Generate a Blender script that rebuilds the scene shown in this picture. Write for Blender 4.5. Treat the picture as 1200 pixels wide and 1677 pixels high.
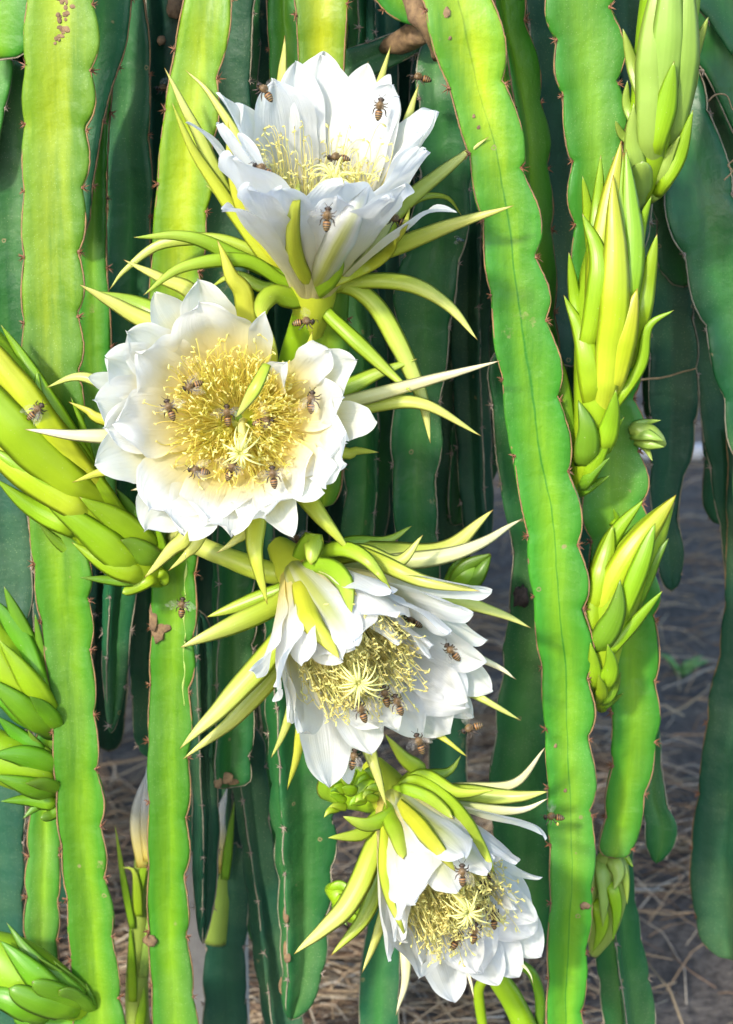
import bpy, math, random
import numpy as np
from mathutils import Vector, Matrix, noise
from mathutils.bvhtree import BVHTree

for o in list(bpy.data.objects):
    bpy.data.objects.remove(o, do_unlink=True)
random.seed(7)
SC = bpy.context.scene
COL = SC.collection

# ------------------------------------------------------------------ camera
FPX = 3000.0                       # focal length in photo pixels (1200 x 1677)
PITCH = math.radians(14.0)
CAM = Vector((0.0, -1.5, 1.30))
FWD = Vector((0, math.cos(PITCH), -math.sin(PITCH)))
UPV = Vector((0, math.sin(PITCH), math.cos(PITCH)))
RGT = Vector((1, 0, 0))
cd = bpy.data.cameras.new('camera')
cam = bpy.data.objects.new('camera', cd)
COL.objects.link(cam)
cam.location = CAM
cam.rotation_euler = (math.pi / 2 - PITCH, 0, 0)
cd.sensor_fit = 'VERTICAL'
cd.sensor_height = 36.0
cd.lens = 36.0 * FPX / 1677.0
cd.clip_start = 0.05
cd.clip_end = 2000
cd.dof.use_dof = True
cd.dof.focus_distance = 1.44
cd.dof.aperture_fstop = 9.0
SC.camera = cam

# ------------------------------------------------------------------ light
TO_SUN = Vector((-0.44, -0.76, 0.50)).normalized()
w = bpy.data.worlds.new('World')
SC.world = w
w.use_nodes = True
nt = w.node_tree
nt.nodes.clear()
sky = nt.nodes.new('ShaderNodeTexSky')
sky.sky_type = 'NISHITA'
sky.sun_disc = False
sky.sun_elevation = math.asin(TO_SUN.z)
sky.sun_rotation = math.atan2(TO_SUN.x, TO_SUN.y)
bg = nt.nodes.new('ShaderNodeBackground')
bg.inputs['Strength'].default_value = 0.15
wo = nt.nodes.new('ShaderNodeOutputWorld')
nt.links.new(sky.outputs[0], bg.inputs[0])
nt.links.new(bg.outputs[0], wo.inputs[0])
sd = bpy.data.lights.new('sun', 'SUN')
sd.energy = 1.5
sd.angle = math.radians(5.0)
sd.color = (1.0, 0.93, 0.80)
sun = bpy.data.objects.new('sun', sd)
COL.objects.link(sun)
sun.rotation_euler = TO_SUN.to_track_quat('Z', 'Y').to_euler()
sun.location = (-2, -2, 3)
SC.render.engine = 'CYCLES'
SC.view_settings.view_transform = 'Standard'
SC.view_settings.look = 'None'
SC.view_settings.gamma = 1
SC.view_settings.exposure = 1.68
SC.cycles.max_bounces = 6
SC.cycles.diffuse_bounces = 4
SC.cycles.glossy_bounces = 2

# ------------------------------------------------------------------ helpers
def ray(px, py):
    return FWD + RGT * ((px - 600.0) / FPX) + UPV * ((838.5 - py) / FPX)

def P(px, py, Y):
    d = ray(px, py)
    return CAM + d * ((Y - CAM.y) / d.y)

def mpp(Y):                         # metres per photo pixel at world depth Y
    return (Y - CAM.y) / FPX

def crom(pts, n):
    """Catmull-Rom through pts (tuples of equal length), n samples, even-ish."""
    a = np.array(pts, dtype=float)
    if len(a) == 2:
        t = np.linspace(0, 1, n)[:, None]
        return a[0] * (1 - t) + a[1] * t
    e = np.vstack([2 * a[0] - a[1], a, 2 * a[-1] - a[-2]])
    seg = np.linalg.norm(np.diff(a[:, :2], axis=0), axis=1) + 1e-6
    cum = np.concatenate([[0], np.cumsum(seg)])
    out = []
    for s in np.linspace(0, cum[-1], n):
        i = min(int(np.searchsorted(cum, s, side='right') - 1), len(a) - 2)
        t = (s - cum[i]) / seg[i]
        p0, p1, p2, p3 = e[i], e[i + 1], e[i + 2], e[i + 3]
        out.append(0.5 * ((2 * p1) + (-p0 + p2) * t + (2 * p0 - 5 * p1 + 4 * p2 - p3) * t * t
                          + (-p0 + 3 * p1 - 3 * p2 + p3) * t ** 3))
    return np.array(out)

def nrm(v):
    return v / (np.linalg.norm(v, axis=-1, keepdims=True) + 1e-12)

HITV, HITF = [], []                 # surfaces that bees can settle on

def make_mesh(name, V, F, A=None, smooth=True):
    me = bpy.data.meshes.new(name)
    me.from_pydata([tuple(v) for v in V], [], F)
    if A is not None:
        at = me.attributes.new('at', 'FLOAT_COLOR', 'POINT')
        at.data.foreach_set('color', np.asarray(A, dtype=np.float32).ravel())
    if smooth:
        me.polygons.foreach_set('use_smooth', [True] * len(me.polygons))
    me.update()
    return me

def put(name, V, F, A, mat, parent=None, smooth=True, hit=False, kind=None, org=None):
    """V in world space; becomes one mesh object, child of parent when given"""
    V = np.asarray(V, dtype=float)
    if hit:
        off = len(HITV)
        HITV.extend([tuple(v) for v in V])
        HITF.extend([tuple(i + off for i in f) for f in F])
    org = np.array((org or parent).location) if parent is not None else np.zeros(3)
    me = make_mesh(name, V - org, F, A, smooth)
    me.materials.append(mat)
    o = bpy.data.objects.new(name, me)
    COL.objects.link(o)
    if parent is not None:
        o.parent = parent
    if kind:
        o['kind'] = kind
    return o

def thing(name, loc, label, cat, group=None):
    o = bpy.data.objects.new(name, None)
    o.empty_display_size = 0.01
    COL.objects.link(o)
    o.location = loc
    o['label'] = label
    o['category'] = cat
    if group:
        o['group'] = group
    return o

def grid_faces(nr, nc, closed, off=0):
    F = []
    for i in range(nr - 1):
        for j in range(nc if closed else nc - 1):
            k = (j + 1) % nc
            F.append((off + i * nc + j, off + i * nc + k, off + (i + 1) * nc + k, off + (i + 1) * nc + j))
    return F

def frames(C, hint):
    """tangent, side, front for polyline C (n,3); front leans to hint"""
    T = nrm(np.gradient(C, axis=0))
    Fr = hint - (T * hint).sum(1)[:, None] * T
    Fr = nrm(Fr)
    S = np.cross(Fr, T)
    return T, S, Fr

TOCAM = np.array(-FWD)

def tube(C, r, nseg=8, caps=True, hint=None):
    C = np.asarray(C, float)
    n = len(C)
    r = np.broadcast_to(np.asarray(r, float), (n,))
    T, S, Fr = frames(C, TOCAM if hint is None else hint)
    a = np.linspace(0, 2 * math.pi, nseg, endpoint=False)
    V = (C[:, None, :] + r[:, None, None] * (np.cos(a)[None, :, None] * S[:, None, :] + np.sin(a)[None, :, None] * Fr[:, None, :])).reshape(-1, 3)
    F = grid_faces(n, nseg, True)
    if caps:
        F.append(tuple(range(nseg))[::-1])
        F.append(tuple(range((n - 1) * nseg, n * nseg)))
    t = np.repeat(np.linspace(0, 1, n), nseg)
    A = np.stack([t, np.tile(np.sin(a) * .5 + .5, n), t * 0, t * 0 + 1], 1)
    return V, F, A

class Bag:
    def __init__(self):
        self.V, self.F, self.A, self.n = [], [], [], 0
    def add(self, V, F, A=None):
        V = np.asarray(V, float)
        if A is None:
            A = np.tile([[.5, .5, .5, 1]], (len(V), 1))
        self.V.append(V); self.A.append(A)
        n = self.n
        self.F.extend([tuple(i + n for i in f) for f in F])
        self.n += len(V)
    def out(self):
        return np.vstack(self.V), self.F, np.vstack(self.A)

# ------------------------------------------------------------------ materials
def mat_new(name):
    m = bpy.data.materials.new(name)
    m.use_nodes = True
    n = m.node_tree
    n.nodes.clear()
    out = n.nodes.new('ShaderNodeOutputMaterial')
    b = n.nodes.new('ShaderNodeBsdfPrincipled')
    n.links.new(b.outputs[0], out.inputs[0])
    return m, n, b, out

def N(n, t, **kw):
    x = n.nodes.new(t)
    for k, v in kw.items():
        if k.startswith('i_'):
            x.inputs[k[2:].replace('_', ' ')].default_value = v
        else:
            setattr(x, k, v)
    return x

def ramp(n, fac, stops, interp='LINEAR'):
    r = n.nodes.new('ShaderNodeValToRGB')
    r.color_ramp.interpolation = interp
    e = r.color_ramp.elements
    while len(e) < len(stops):
        e.new(0.5)
    for el, (p, c) in zip(e, stops):
        el.position = p
        el.color = (c[0], c[1], c[2], 1) if not isinstance(c, (int, float)) else (c, c, c, 1)
    n.links.new(fac, r.inputs[0])
    return r

def mixc(n, fac, a, b, mode='MIX'):
    x = n.nodes.new('ShaderNodeMix')
    x.data_type = 'RGBA'
    x.blend_type = mode
    for sock, v in ((x.inputs[0], fac), (x.inputs[6], a), (x.inputs[7], b)):
        if isinstance(v, (int, float)):
            sock.default_value = v
        elif isinstance(v, tuple):
            sock.default_value = (v[0], v[1], v[2], 1)
        else:
            n.links.new(v, sock)
    return x.outputs[2]

def attr(n):
    a = N(n, 'ShaderNodeAttribute', attribute_name='at')
    s = n.nodes.new('ShaderNodeSeparateXYZ')
    n.links.new(a.outputs['Vector'], s.inputs[0])
    return s.outputs[0], s.outputs[1], s.outputs[2]

def bump(n, b, h, strength, dist):
    x = N(n, 'ShaderNodeBump', i_Strength=strength, i_Distance=dist)
    n.links.new(h, x.inputs['Height'])
    n.links.new(x.outputs[0], b.inputs['Normal'])

def stem_mat(name, mid, edge, rough=0.5, transl=0.0, scab=0.66, bloom=0.0, line=False, top=None, tpos=(.35, .55)):
    m, n, b, out = mat_new(name)
    t, u, k = attr(n)
    geo = n.nodes.new('ShaderNodeNewGeometry')
    pos = geo.outputs['Position']
    oi = n.nodes.new('ShaderNodeObjectInfo')
    # broad mottling, stretched along the stem
    mp = N(n, 'ShaderNodeMapping')
    mp.inputs['Scale'].default_value = (1, 1, 0.10)
    n.links.new(pos, mp.inputs[0])
    n1 = N(n, 'ShaderNodeTexNoise', i_Scale=34.0, i_Detail=5.0, i_Roughness=0.6)
    n.links.new(mp.outputs[0], n1.inputs['Vector'])
    nu = N(n, 'ShaderNodeMath', operation='MULTIPLY_ADD'); nu.inputs[1].default_value = 0.9; nu.inputs[2].default_value = -0.45
    n.links.new(n1.outputs['Fac'], nu.inputs[0])
    ua = N(n, 'ShaderNodeMath', operation='ADD'); n.links.new(u, ua.inputs[0]); n.links.new(nu.outputs[0], ua.inputs[1])
    u_ = N(n, 'ShaderNodeMix'); n.links.new(ua.outputs[0], u_.inputs[3]); n.links.new(u, u_.inputs[2]); u_.inputs[0].default_value = .25 if line else 1.0
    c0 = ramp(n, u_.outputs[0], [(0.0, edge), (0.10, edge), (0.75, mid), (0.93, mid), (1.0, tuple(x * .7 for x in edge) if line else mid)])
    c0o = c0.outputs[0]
    if top:                         # sunlit yellow of the upper stem, painted into the colour
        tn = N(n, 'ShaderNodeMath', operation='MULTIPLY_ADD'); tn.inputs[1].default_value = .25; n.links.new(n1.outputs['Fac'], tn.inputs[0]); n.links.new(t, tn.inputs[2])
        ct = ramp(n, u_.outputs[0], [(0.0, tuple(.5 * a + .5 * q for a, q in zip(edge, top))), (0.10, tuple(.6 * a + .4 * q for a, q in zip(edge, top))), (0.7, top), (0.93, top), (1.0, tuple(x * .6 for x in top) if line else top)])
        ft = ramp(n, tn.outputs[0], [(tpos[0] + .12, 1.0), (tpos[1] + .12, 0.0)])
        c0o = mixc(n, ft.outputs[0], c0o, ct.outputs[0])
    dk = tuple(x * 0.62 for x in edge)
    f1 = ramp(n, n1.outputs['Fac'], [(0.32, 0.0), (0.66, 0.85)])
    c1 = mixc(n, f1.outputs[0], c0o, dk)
    # paler bloom dust
    n2 = N(n, 'ShaderNodeTexNoise', i_Scale=9.0, i_Detail=4.0)
    n.links.new(pos, n2.inputs['Vector'])
    f2 = ramp(n, n2.outputs['Fac'], [(0.5, 0.0), (0.75, 0.22 + bloom)])
    c2 = mixc(n, f2.outputs[0], c1, (0.22, 0.36, 0.12))
    # fine pale stomata specks
    v1 = N(n, 'ShaderNodeTexVoronoi', i_Scale=420.0)
    n.links.new(pos, v1.inputs['Vector'])
    f3 = ramp(n, v1.outputs['Distance'], [(0.05, 0.5), (0.22, 0.0)])
    gt = ramp(n, n2.outputs['Fac'], [(0.42, 0.0), (0.66, 0.8)])
    g0 = N(n, 'ShaderNodeMath', operation='MULTIPLY'); n.links.new(f3.outputs[0], g0.inputs[0]); n.links.new(gt.outputs[0], g0.inputs[1])
    c3 = mixc(n, g0.outputs[0], c2, (0.42, 0.52, 0.25))
    # brown round scabs
    v2 = N(n, 'ShaderNodeTexVoronoi', i_Scale=48.0, i_Randomness=1.0)
    n.links.new(pos, v2.inputs['Vector'])
    sx = n.nodes.new('ShaderNodeSeparateColor')
    n.links.new(v2.outputs['Color'], sx.inputs[0])
    gate = N(n, 'ShaderNodeMath', operation='GREATER_THAN'); gate.inputs[1].default_value = scab + 0.13
    n.links.new(sx.outputs[0], gate.inputs[0])
    n5 = N(n, 'ShaderNodeTexNoise', i_Scale=300.0, i_Detail=2.0)
    n.links.new(pos, n5.inputs['Vector'])
    ds = N(n, 'ShaderNodeMath', operation='MULTIPLY_ADD'); ds.inputs[1].default_value = 0.14; n.links.new(n5.outputs['Fac'], ds.inputs[0]); n.links.new(v2.outputs['Distance'], ds.inputs[2])
    spot = ramp(n, ds.outputs[0], [(0.12, 0.0), (0.135, 1.0), (0.16, 1.0), (0.19, 0.0)])
    g2 = N(n, 'ShaderNodeMath', operation='MULTIPLY')
    n.links.new(spot.outputs[0], g2.inputs[0]); n.links.new(gate.outputs[0], g2.inputs[1])
    g3 = N(n, 'ShaderNodeMath', operation='MULTIPLY'); g3.inputs[1].default_value = 0.75
    n.links.new(g2.outputs[0], g3.inputs[0])
    c4 = mixc(n, g3.outputs[0], c3, (0.24, 0.19, 0.09))
    # weathered tan patches
    n6 = N(n, 'ShaderNodeTexNoise', i_Scale=17.0, i_Detail=9.0, i_Roughness=0.72)
    n.links.new(pos, n6.inputs['Vector'])
    f6 = ramp(n, n6.outputs['Fac'], [(0.655, 0.0), (0.70, 0.55)])
    c4 = mixc(n, f6.outputs[0], c4, (0.26, 0.23, 0.10))
    # individual tint
    hs = n.nodes.new('ShaderNodeHueSaturation')
    mr = N(n, 'ShaderNodeMapRange'); mr.inputs['To Min'].default_value = 0.485; mr.inputs['To Max'].default_value = 0.515
    n.links.new(oi.outputs['Random'], mr.inputs[0]); n.links.new(mr.outputs[0], hs.inputs['Hue'])
    n.links.new(c4, hs.inputs['Color'])
    n.links.new(hs.outputs[0], b.inputs['Base Color'])
    rr = ramp(n, n2.outputs['Fac'], [(0.3, rough - 0.1), (0.7, rough + 0.14)])
    n.links.new(rr.outputs[0], b.inputs['Roughness'])
    b.inputs['Specular IOR Level'].default_value = 0.32
    n3 = N(n, 'ShaderNodeTexNoise', i_Scale=120.0, i_Detail=3.0)
    n.links.new(pos, n3.inputs['Vector'])
    ad = N(n, 'ShaderNodeMath', operation='ADD')
    n.links.new(n1.outputs['Fac'], ad.inputs[0]); n.links.new(n3.outputs['Fac'], ad.inputs[1])
    bump(n, b, ad.outputs[0], 0.5, 0.0016)
    if transl:
        tr = n.nodes.new('ShaderNodeBsdfTranslucent'); n.links.new(hs.outputs[0], tr.inputs[0])
        mx = n.nodes.new('ShaderNodeMixShader'); mx.inputs[0].default_value = transl
        n.links.new(b.outputs[0], mx.inputs[1]); n.links.new(tr.outputs[0], mx.inputs[2]); n.links.new(mx.outputs[0], out.inputs[0])
    return m

M = {}
M['young'] = stem_mat('young cactus skin', (0.20, 0.355, 0.008), (0.055, 0.20, 0.010), 0.48, top=(0.34, 0.40, 0.006))  # lit front stems, sunlight put into the yellow upper colour
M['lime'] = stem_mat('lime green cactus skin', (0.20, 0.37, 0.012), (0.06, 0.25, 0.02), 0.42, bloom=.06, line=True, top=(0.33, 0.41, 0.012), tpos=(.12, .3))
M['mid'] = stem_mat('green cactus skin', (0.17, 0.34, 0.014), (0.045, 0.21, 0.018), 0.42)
M['mature'] = stem_mat('mature cactus skin', (0.045, 0.18, 0.035), (0.015, 0.105, 0.035), 0.45, bloom=0.0)  # background stems, their shade painted in as darker green
M['old'] = stem_mat('old bluish cactus skin', (0.024, 0.105, 0.048), (0.012, 0.07, 0.038), 0.48, bloom=0.0)  # deeper stems, blue shade painted into the skin colour

def simple(name, col, rough=0.6, col2=None, scale=60.0, bmp=0.0, spec=0.4):
    m, n, b, out = mat_new(name)
    geo = n.nodes.new('ShaderNodeNewGeometry')
    ns = N(n, 'ShaderNodeTexNoise', i_Scale=scale, i_Detail=5.0, i_Roughness=0.65)
    n.links.new(geo.outputs['Position'], ns.inputs['Vector'])
    r = ramp(n, ns.outputs['Fac'], [(0.3, col), (0.72, col2 or tuple(c * 0.6 for c in col))])
    n.links.new(r.outputs[0], b.inputs['Base Color'])
    b.inputs['Roughness'].default_value = rough
    b.inputs['Specular IOR Level'].default_value = spec
    if bmp:
        bump(n, b, ns.outputs['Fac'], 0.6, bmp)
    return m

M['cork'] = simple('corky rib edge', (0.30, 0.17, 0.07), 0.8, (0.12, 0.085, 0.05), 90, 0.0006)
M['cork_old'] = simple('greyed rib edge', (0.30, 0.27, 0.19), 0.85, (0.13, 0.12, 0.085), 70, 0.0006)
M['spine'] = simple('spines', (0.24, 0.10, 0.045), 0.6, (0.10, 0.05, 0.03), 400)
M['spine_old'] = simple('grey spines', (0.30, 0.25, 0.2), 0.7, (0.14, 0.10, 0.08), 400)
M['scab'] = simple('dry corky scar', (0.26, 0.17, 0.085), 0.9, (0.09, 0.055, 0.035), 140, 0.002)

def scale_mat(name, base, mid, tip, edge=(0.30, 0.22, 0.04), rough=0.38, transl=0.22, extreme=(0.30, 0.14, 0.05)):
    m, n, b, out = mat_new(name)
    t, u, k = attr(n)
    geo = n.nodes.new('ShaderNodeNewGeometry')
    c = ramp(n, t, [(0.0, base), (0.45, mid), (0.88, tip), (0.965, tip), (1.0, extreme)])
    e = ramp(n, u, [(0.0, 0.5), (0.07, 0.06), (0.2, 0.0)])
    c1 = mixc(n, e.outputs[0], c.outputs[0], edge)
    ns = N(n, 'ShaderNodeTexNoise', i_Scale=45.0, i_Detail=4.0)
    n.links.new(geo.outputs['Position'], ns.inputs['Vector'])
    f = ramp(n, ns.outputs['Fac'], [(0.4, 0.0), (0.75, 0.45)])
    c2 = mixc(n, f.outputs[0], c1, tuple(x * 0.75 for x in mid))
    n2 = N(n, 'ShaderNodeTexNoise', i_Scale=500.0, i_Detail=2.0)
    n.links.new(geo.outputs['Position'], n2.inputs['Vector'])
    f2 = ramp(n, n2.outputs['Fac'], [(0.70, 0.0), (0.78, 0.4)])
    c3 = mixc(n, f2.outputs[0], c2, (0.6, 0.6, 0.4))
    oi = n.nodes.new('ShaderNodeObjectInfo')
    hs = n.nodes.new('ShaderNodeHueSaturation')
    mr = N(n, 'ShaderNodeMapRange'); mr.inputs['To Min'].default_value = 0.488; mr.inputs['To Max'].default_value = 0.512
    n.links.new(oi.outputs['Random'], mr.inputs[0]); n.links.new(mr.outputs[0], hs.inputs['Hue'])
    n.links.new(c3, hs.inputs['Color'])
    n.links.new(hs.outputs[0], b.inputs['Base Color'])
    b.inputs['Roughness'].default_value = rough
    b.inputs['Specular IOR Level'].default_value = 0.5
    tr = n.nodes.new('ShaderNodeBsdfTranslucent'); n.links.new(hs.outputs[0], tr.inputs[0])
    mx = n.nodes.new('ShaderNodeMixShader'); mx.inputs[0].default_value = transl
    n.links.new(b.outputs[0], mx.inputs[1]); n.links.new(tr.outputs[0], mx.inputs[2]); n.links.new(mx.outputs[0], out.inputs[0])
    # lengthwise ribs
    wv = N(n, 'ShaderNodeMath', operation='MULTIPLY'); wv.inputs[1].default_value = 22.0
    n.links.new(k, wv.inputs[0])
    sn = N(n, 'ShaderNodeMath', operation='SINE'); n.links.new(wv.outputs[0], sn.inputs[0])
    bump(n, b, sn.outputs[0], 0.08, 0.0004)
    return m

M['sepal'] = scale_mat('sepal skin', (0.36, 0.45, 0.03), (0.42, 0.52, 0.05), (0.56, 0.58, 0.16))
M['sepal_green'] = scale_mat('green sepal skin', (0.25, 0.42, 0.015), (0.27, 0.44, 0.02), (0.40, 0.50, 0.06))
M['sepal_pale'] = scale_mat('pale sepal skin', (0.45, 0.48, 0.10), (0.55, 0.58, 0.22), (0.68, 0.64, 0.42))
M['sepal_yellow'] = scale_mat('yellow sepal skin', (0.54, 0.56, 0.04), (0.50, 0.55, 0.035), (0.48, 0.52, 0.07))
M['bud'] = scale_mat('bud scale skin', (0.34, 0.50, 0.014), (0.27, 0.46, 0.012), (0.24, 0.40, 0.02), extreme=(0.22, 0.10, 0.03))
M['bud_yellow'] = scale_mat('ripe bud scale skin', (0.56, 0.62, 0.04), (0.42, 0.55, 0.015), (0.42, 0.42, 0.03), extreme=(0.3, 0.14, 0.03))
M['bud_green'] = scale_mat('green bud scale skin', (0.20, 0.42, 0.014), (0.13, 0.35, 0.012), (0.11, 0.28, 0.02), edge=(.10, .06, .02), extreme=(0.10, 0.05, 0.02))
M['bud_dark'] = scale_mat('dark bud scale skin', (0.18, 0.36, 0.018), (0.15, 0.32, 0.016), (0.13, 0.25, 0.025), extreme=(0.13, 0.05, 0.02))
M['bud_pale'] = scale_mat('pale bud scale skin', (0.30, 0.42, 0.07), (0.30, 0.45, 0.07), (0.30, 0.42, 0.07), extreme=(0.2, 0.22, 0.08))

def petal_mat(name, inner, yfrom, yto, stripe=None, transl=0.55):
    m, n, b, out = mat_new(name)
    t, u, k = attr(n)
    white = (0.80, 0.81, 0.81)
    c = ramp(n, t, [(0.0, inner), (yfrom, tuple(.35 * a + .65 * q for a, q in zip(white, inner))), (yto, white), (1.0, (0.80, 0.82, 0.84))])
    col = c.outputs[0]
    if stripe:
        s = ramp(n, u, [(0.0, 0.0), (0.45, 0.0), (0.85, 1.0), (1.0, 1.0)])
        s2 = ramp(n, t, [(0.0, 1.0), (0.55, 0.85), (0.95, 0.0)])
        mu = N(n, 'ShaderNodeMath', operation='MULTIPLY')
        n.links.new(s.outputs[0], mu.inputs[0]); n.links.new(s2.outputs[0], mu.inputs[1])
        col = mixc(n, mu.outputs[0], col, stripe)
    geo = n.nodes.new('ShaderNodeNewGeometry')
    ns = N(n, 'ShaderNodeTexNoise', i_Scale=70.0, i_Detail=4.0)
    n.links.new(geo.outputs['Position'], ns.inputs['Vector'])
    f = ramp(n, ns.outputs['Fac'], [(0.4, 0.0), (0.8, 0.16)])
    col = mixc(n, f.outputs[0], col, tuple(x * 0.8 for x in inner))
    n.links.new(col, b.inputs['Base Color'])
    b.inputs['Roughness'].default_value = 0.55
    b.inputs['Specular IOR Level'].default_value = 0.25
    tr = n.nodes.new('ShaderNodeBsdfTranslucent'); n.links.new(col, tr.inputs[0])
    mx = n.nodes.new('ShaderNodeMixShader'); mx.inputs[0].default_value = transl
    n.links.new(b.outputs[0], mx.inputs[1]); n.links.new(tr.outputs[0], mx.inputs[2]); n.links.new(mx.outputs[0], out.inputs[0])
    # veins run lengthwise: k = signed position across
    cb = N(n, 'ShaderNodeCombineXYZ'); 
    m1 = N(n, 'ShaderNodeMath', operation='MULTIPLY'); m1.inputs[1].default_value = 9.0; n.links.new(k, m1.inputs[0])
    m2 = N(n, 'ShaderNodeMath', operation='MULTIPLY'); m2.inputs[1].default_value = 1.6; n.links.new(t, m2.inputs[0])
    n.links.new(m1.outputs[0], cb.inputs[0]); n.links.new(m2.outputs[0], cb.inputs[1])
    oi = n.nodes.new('ShaderNodeObjectInfo'); m3 = N(n, 'ShaderNodeMath', operation='MULTIPLY'); m3.inputs[1].default_value = 50
    n.links.new(oi.outputs['Random'], m3.inputs[0]); n.links.new(m3.outputs[0], cb.inputs[2])
    nv = N(n, 'ShaderNodeTexNoise', i_Scale=1.6, i_Detail=4.0, i_Roughness=0.55)
    n.links.new(cb.outputs[0], nv.inputs['Vector'])
    bump(n, b, nv.outputs['Fac'], 0.4, 0.003)
    return m

M['petal_a'] = petal_mat('petal cream throat', (0.80, 0.74, 0.36), 0.22, 0.60)
M['petal_b'] = petal_mat('petal yellow throat', (0.93, 0.74, 0.03), 0.38, 0.72)
M['petal_c'] = petal_mat('petal pale throat', (0.84, 0.72, 0.16), 0.26, 0.58)
M['petal_o'] = petal_mat('outer petal with green stripe', (0.52, 0.55, 0.10), 0.10, 0.5, stripe=(0.52, 0.56, 0.12))
def glow(name, c, tr_=.45):
    m, n, b, out = mat_new(name)
    geo = n.nodes.new('ShaderNodeNewGeometry')
    ns = N(n, 'ShaderNodeTexNoise', i_Scale=90.0); n.links.new(geo.outputs['Position'], ns.inputs['Vector'])
    r = ramp(n, ns.outputs['Fac'], [(.35, c), (.7, tuple(min(.9, x * 1.15) for x in c))])
    n.links.new(r.outputs[0], b.inputs['Base Color']); b.inputs['Roughness'].default_value = .5
    tr = n.nodes.new('ShaderNodeBsdfTranslucent'); n.links.new(r.outputs[0], tr.inputs[0])
    mx = n.nodes.new('ShaderNodeMixShader'); mx.inputs[0].default_value = tr_
    n.links.new(b.outputs[0], mx.inputs[1]); n.links.new(tr.outputs[0], mx.inputs[2]); n.links.new(mx.outputs[0], out.inputs[0])
    return m
M['stamen'] = glow('stamen', (0.95, 0.80, 0.20), .6)
M['stamen_pale'] = glow('pale stamen', (0.97, 0.86, 0.36), .55)
M['stigma'] = glow('stigma', (0.84, 0.82, 0.32), .3)

# ------------------------------------------------------------------ generic lofts from photo coordinates
def path3(pts, n, Ys):
    """pts [(px,py)], Ys matching depths -> (n,3) world curve"""
    q = [(p[0], p[1], y) for p, y in zip(pts, Ys)]
    s = crom(q, n)
    return np.array([P(a, b_, c) for a, b_, c in s]), s

def blade(C, W, thick=0.3, prof='sepal', roll=0.0, cup=0.55, ns=None, hint=None, keel=0.0):
    """fleshy leaf-like loft along C (n,3) with half width W (m)"""
    n = len(C)
    t = np.linspace(0, 1, n)
    if prof == 'sepal':
        wd = np.minimum(1, .6 + .8 * t) * np.power(np.clip(1 - t ** 2.9, 0, 1), 0.9)
    elif prof == 'scale':
        wd = np.minimum(1, .75 + .8 * t) * np.power(np.clip(1 - t ** 1.8, 0, 1), 0.95)
    elif prof == 'blunt':
        wd = np.minimum(1, .8 + .6 * t) * np.power(np.clip(1 - t ** 5, 0, 1), 0.6)
    else:
        wd = np.sin(math.pi * np.clip(t * .9 + .1, 0, 1)) ** .7
    wd = np.maximum(wd, 0.012)
    T, S, Fr = frames(C, TOCAM if hint is None else hint)
    rl = roll if not np.isscalar(roll) else np.full(n, roll)
    c, s = np.cos(rl)[:, None], np.sin(rl)[:, None]
    S2 = c * S + s * Fr
    F2 = -s * S + c * Fr
    m = 6
    xs = np.concatenate([np.linspace(-1, 1, m + 1), np.linspace(1, -1, m + 1)[1:-1]])
    front = np.concatenate([np.ones(m + 1), np.zeros(m - 1)])
    arch = 1 - xs ** 2
    # outer face convex to the front, back face flatter
    zf = arch * (cup * 0.55 + thick * .5) * front + arch * (cup * 0.55 - thick * .5) * (1 - front)
    zf = zf + keel * np.maximum(0, 1 - np.abs(xs) * 3) * front
    V = C[:, None, :] + (W * wd)[:, None, None] * (xs[None, :, None] * S2[:, None, :] + zf[None, :, None] * F2[:, None, :])
    nc = len(xs)
    V = V.reshape(-1, 3)
    F = grid_faces(n, nc, True)
    F.append(tuple(range(nc))[::-1]); F.append(tuple(range((n - 1) * nc, n * nc)))
    A = np.stack([np.repeat(t, nc), np.tile(1 - np.abs(xs), n), np.tile(xs, n), np.ones(n * nc)], 1)
    return V, F, A

def wob(V, amp, sc, seed=0):
    out = np.array(V)
    for i, v in enumerate(out):
        nv = noise.noise_vector(Vector((v[0] * sc + seed, v[1] * sc, v[2] * sc)))
        out[i] += np.array(nv) * amp
    return out

# ------------------------------------------------------------------ spine cluster mesh shared by all areoles
def spine_mesh(name, seed, mat, k=7, size=0.0064):
    rnd = random.Random(seed)
    B = Bag()
    # woolly pad
    rings = []
    for i, (rr, zz) in enumerate(((0.0017, -0.0006), (0.0015, 0.0006), (0.0008, 0.0012))):
        for j in range(6):
            a = j * math.pi / 3
            rings.append((rr * math.cos(a), rr * math.sin(a), zz))
    B.add(rings, grid_faces(3, 6, True) + [(12, 13, 14, 15, 16, 17)])
    for i in range(k):
        a = i * 2 * math.pi / k + rnd.uniform(-.4, .4)
        el = rnd.uniform(.25, 1.0)
        d = Vector((math.cos(a) * math.cos(el), math.sin(a) * math.cos(el), math.sin(el)))
        L = size * rnd.uniform(.6, 1.15)
        s = d.orthogonal().normalized(); q = d.cross(s)
        r = 0.0007
        v = [s * r, (s * -.5 + q * .87) * r, (s * -.5 - q * .87) * r]
        v = [tuple(x) for x in v] + [tuple(x * .6 + d * L * .55) for x in v] + [tuple(d * L)]
        B.add(v, [(0, 1, 4, 3), (1, 2, 5, 4), (2, 0, 3, 5), (3, 4, 6), (4, 5, 6), (5, 3, 6)])
    V, F, A = B.out()
    me = make_mesh(name, V, F, None, False)
    me.materials.append(mat)
    return me
SPM = [spine_mesh('spine_cluster', i, M['spine']) for i in range(4)]
SPO = [spine_mesh('spine_cluster', i + 9, M['spine_old'], 5, .0055) for i in range(3)]

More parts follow.
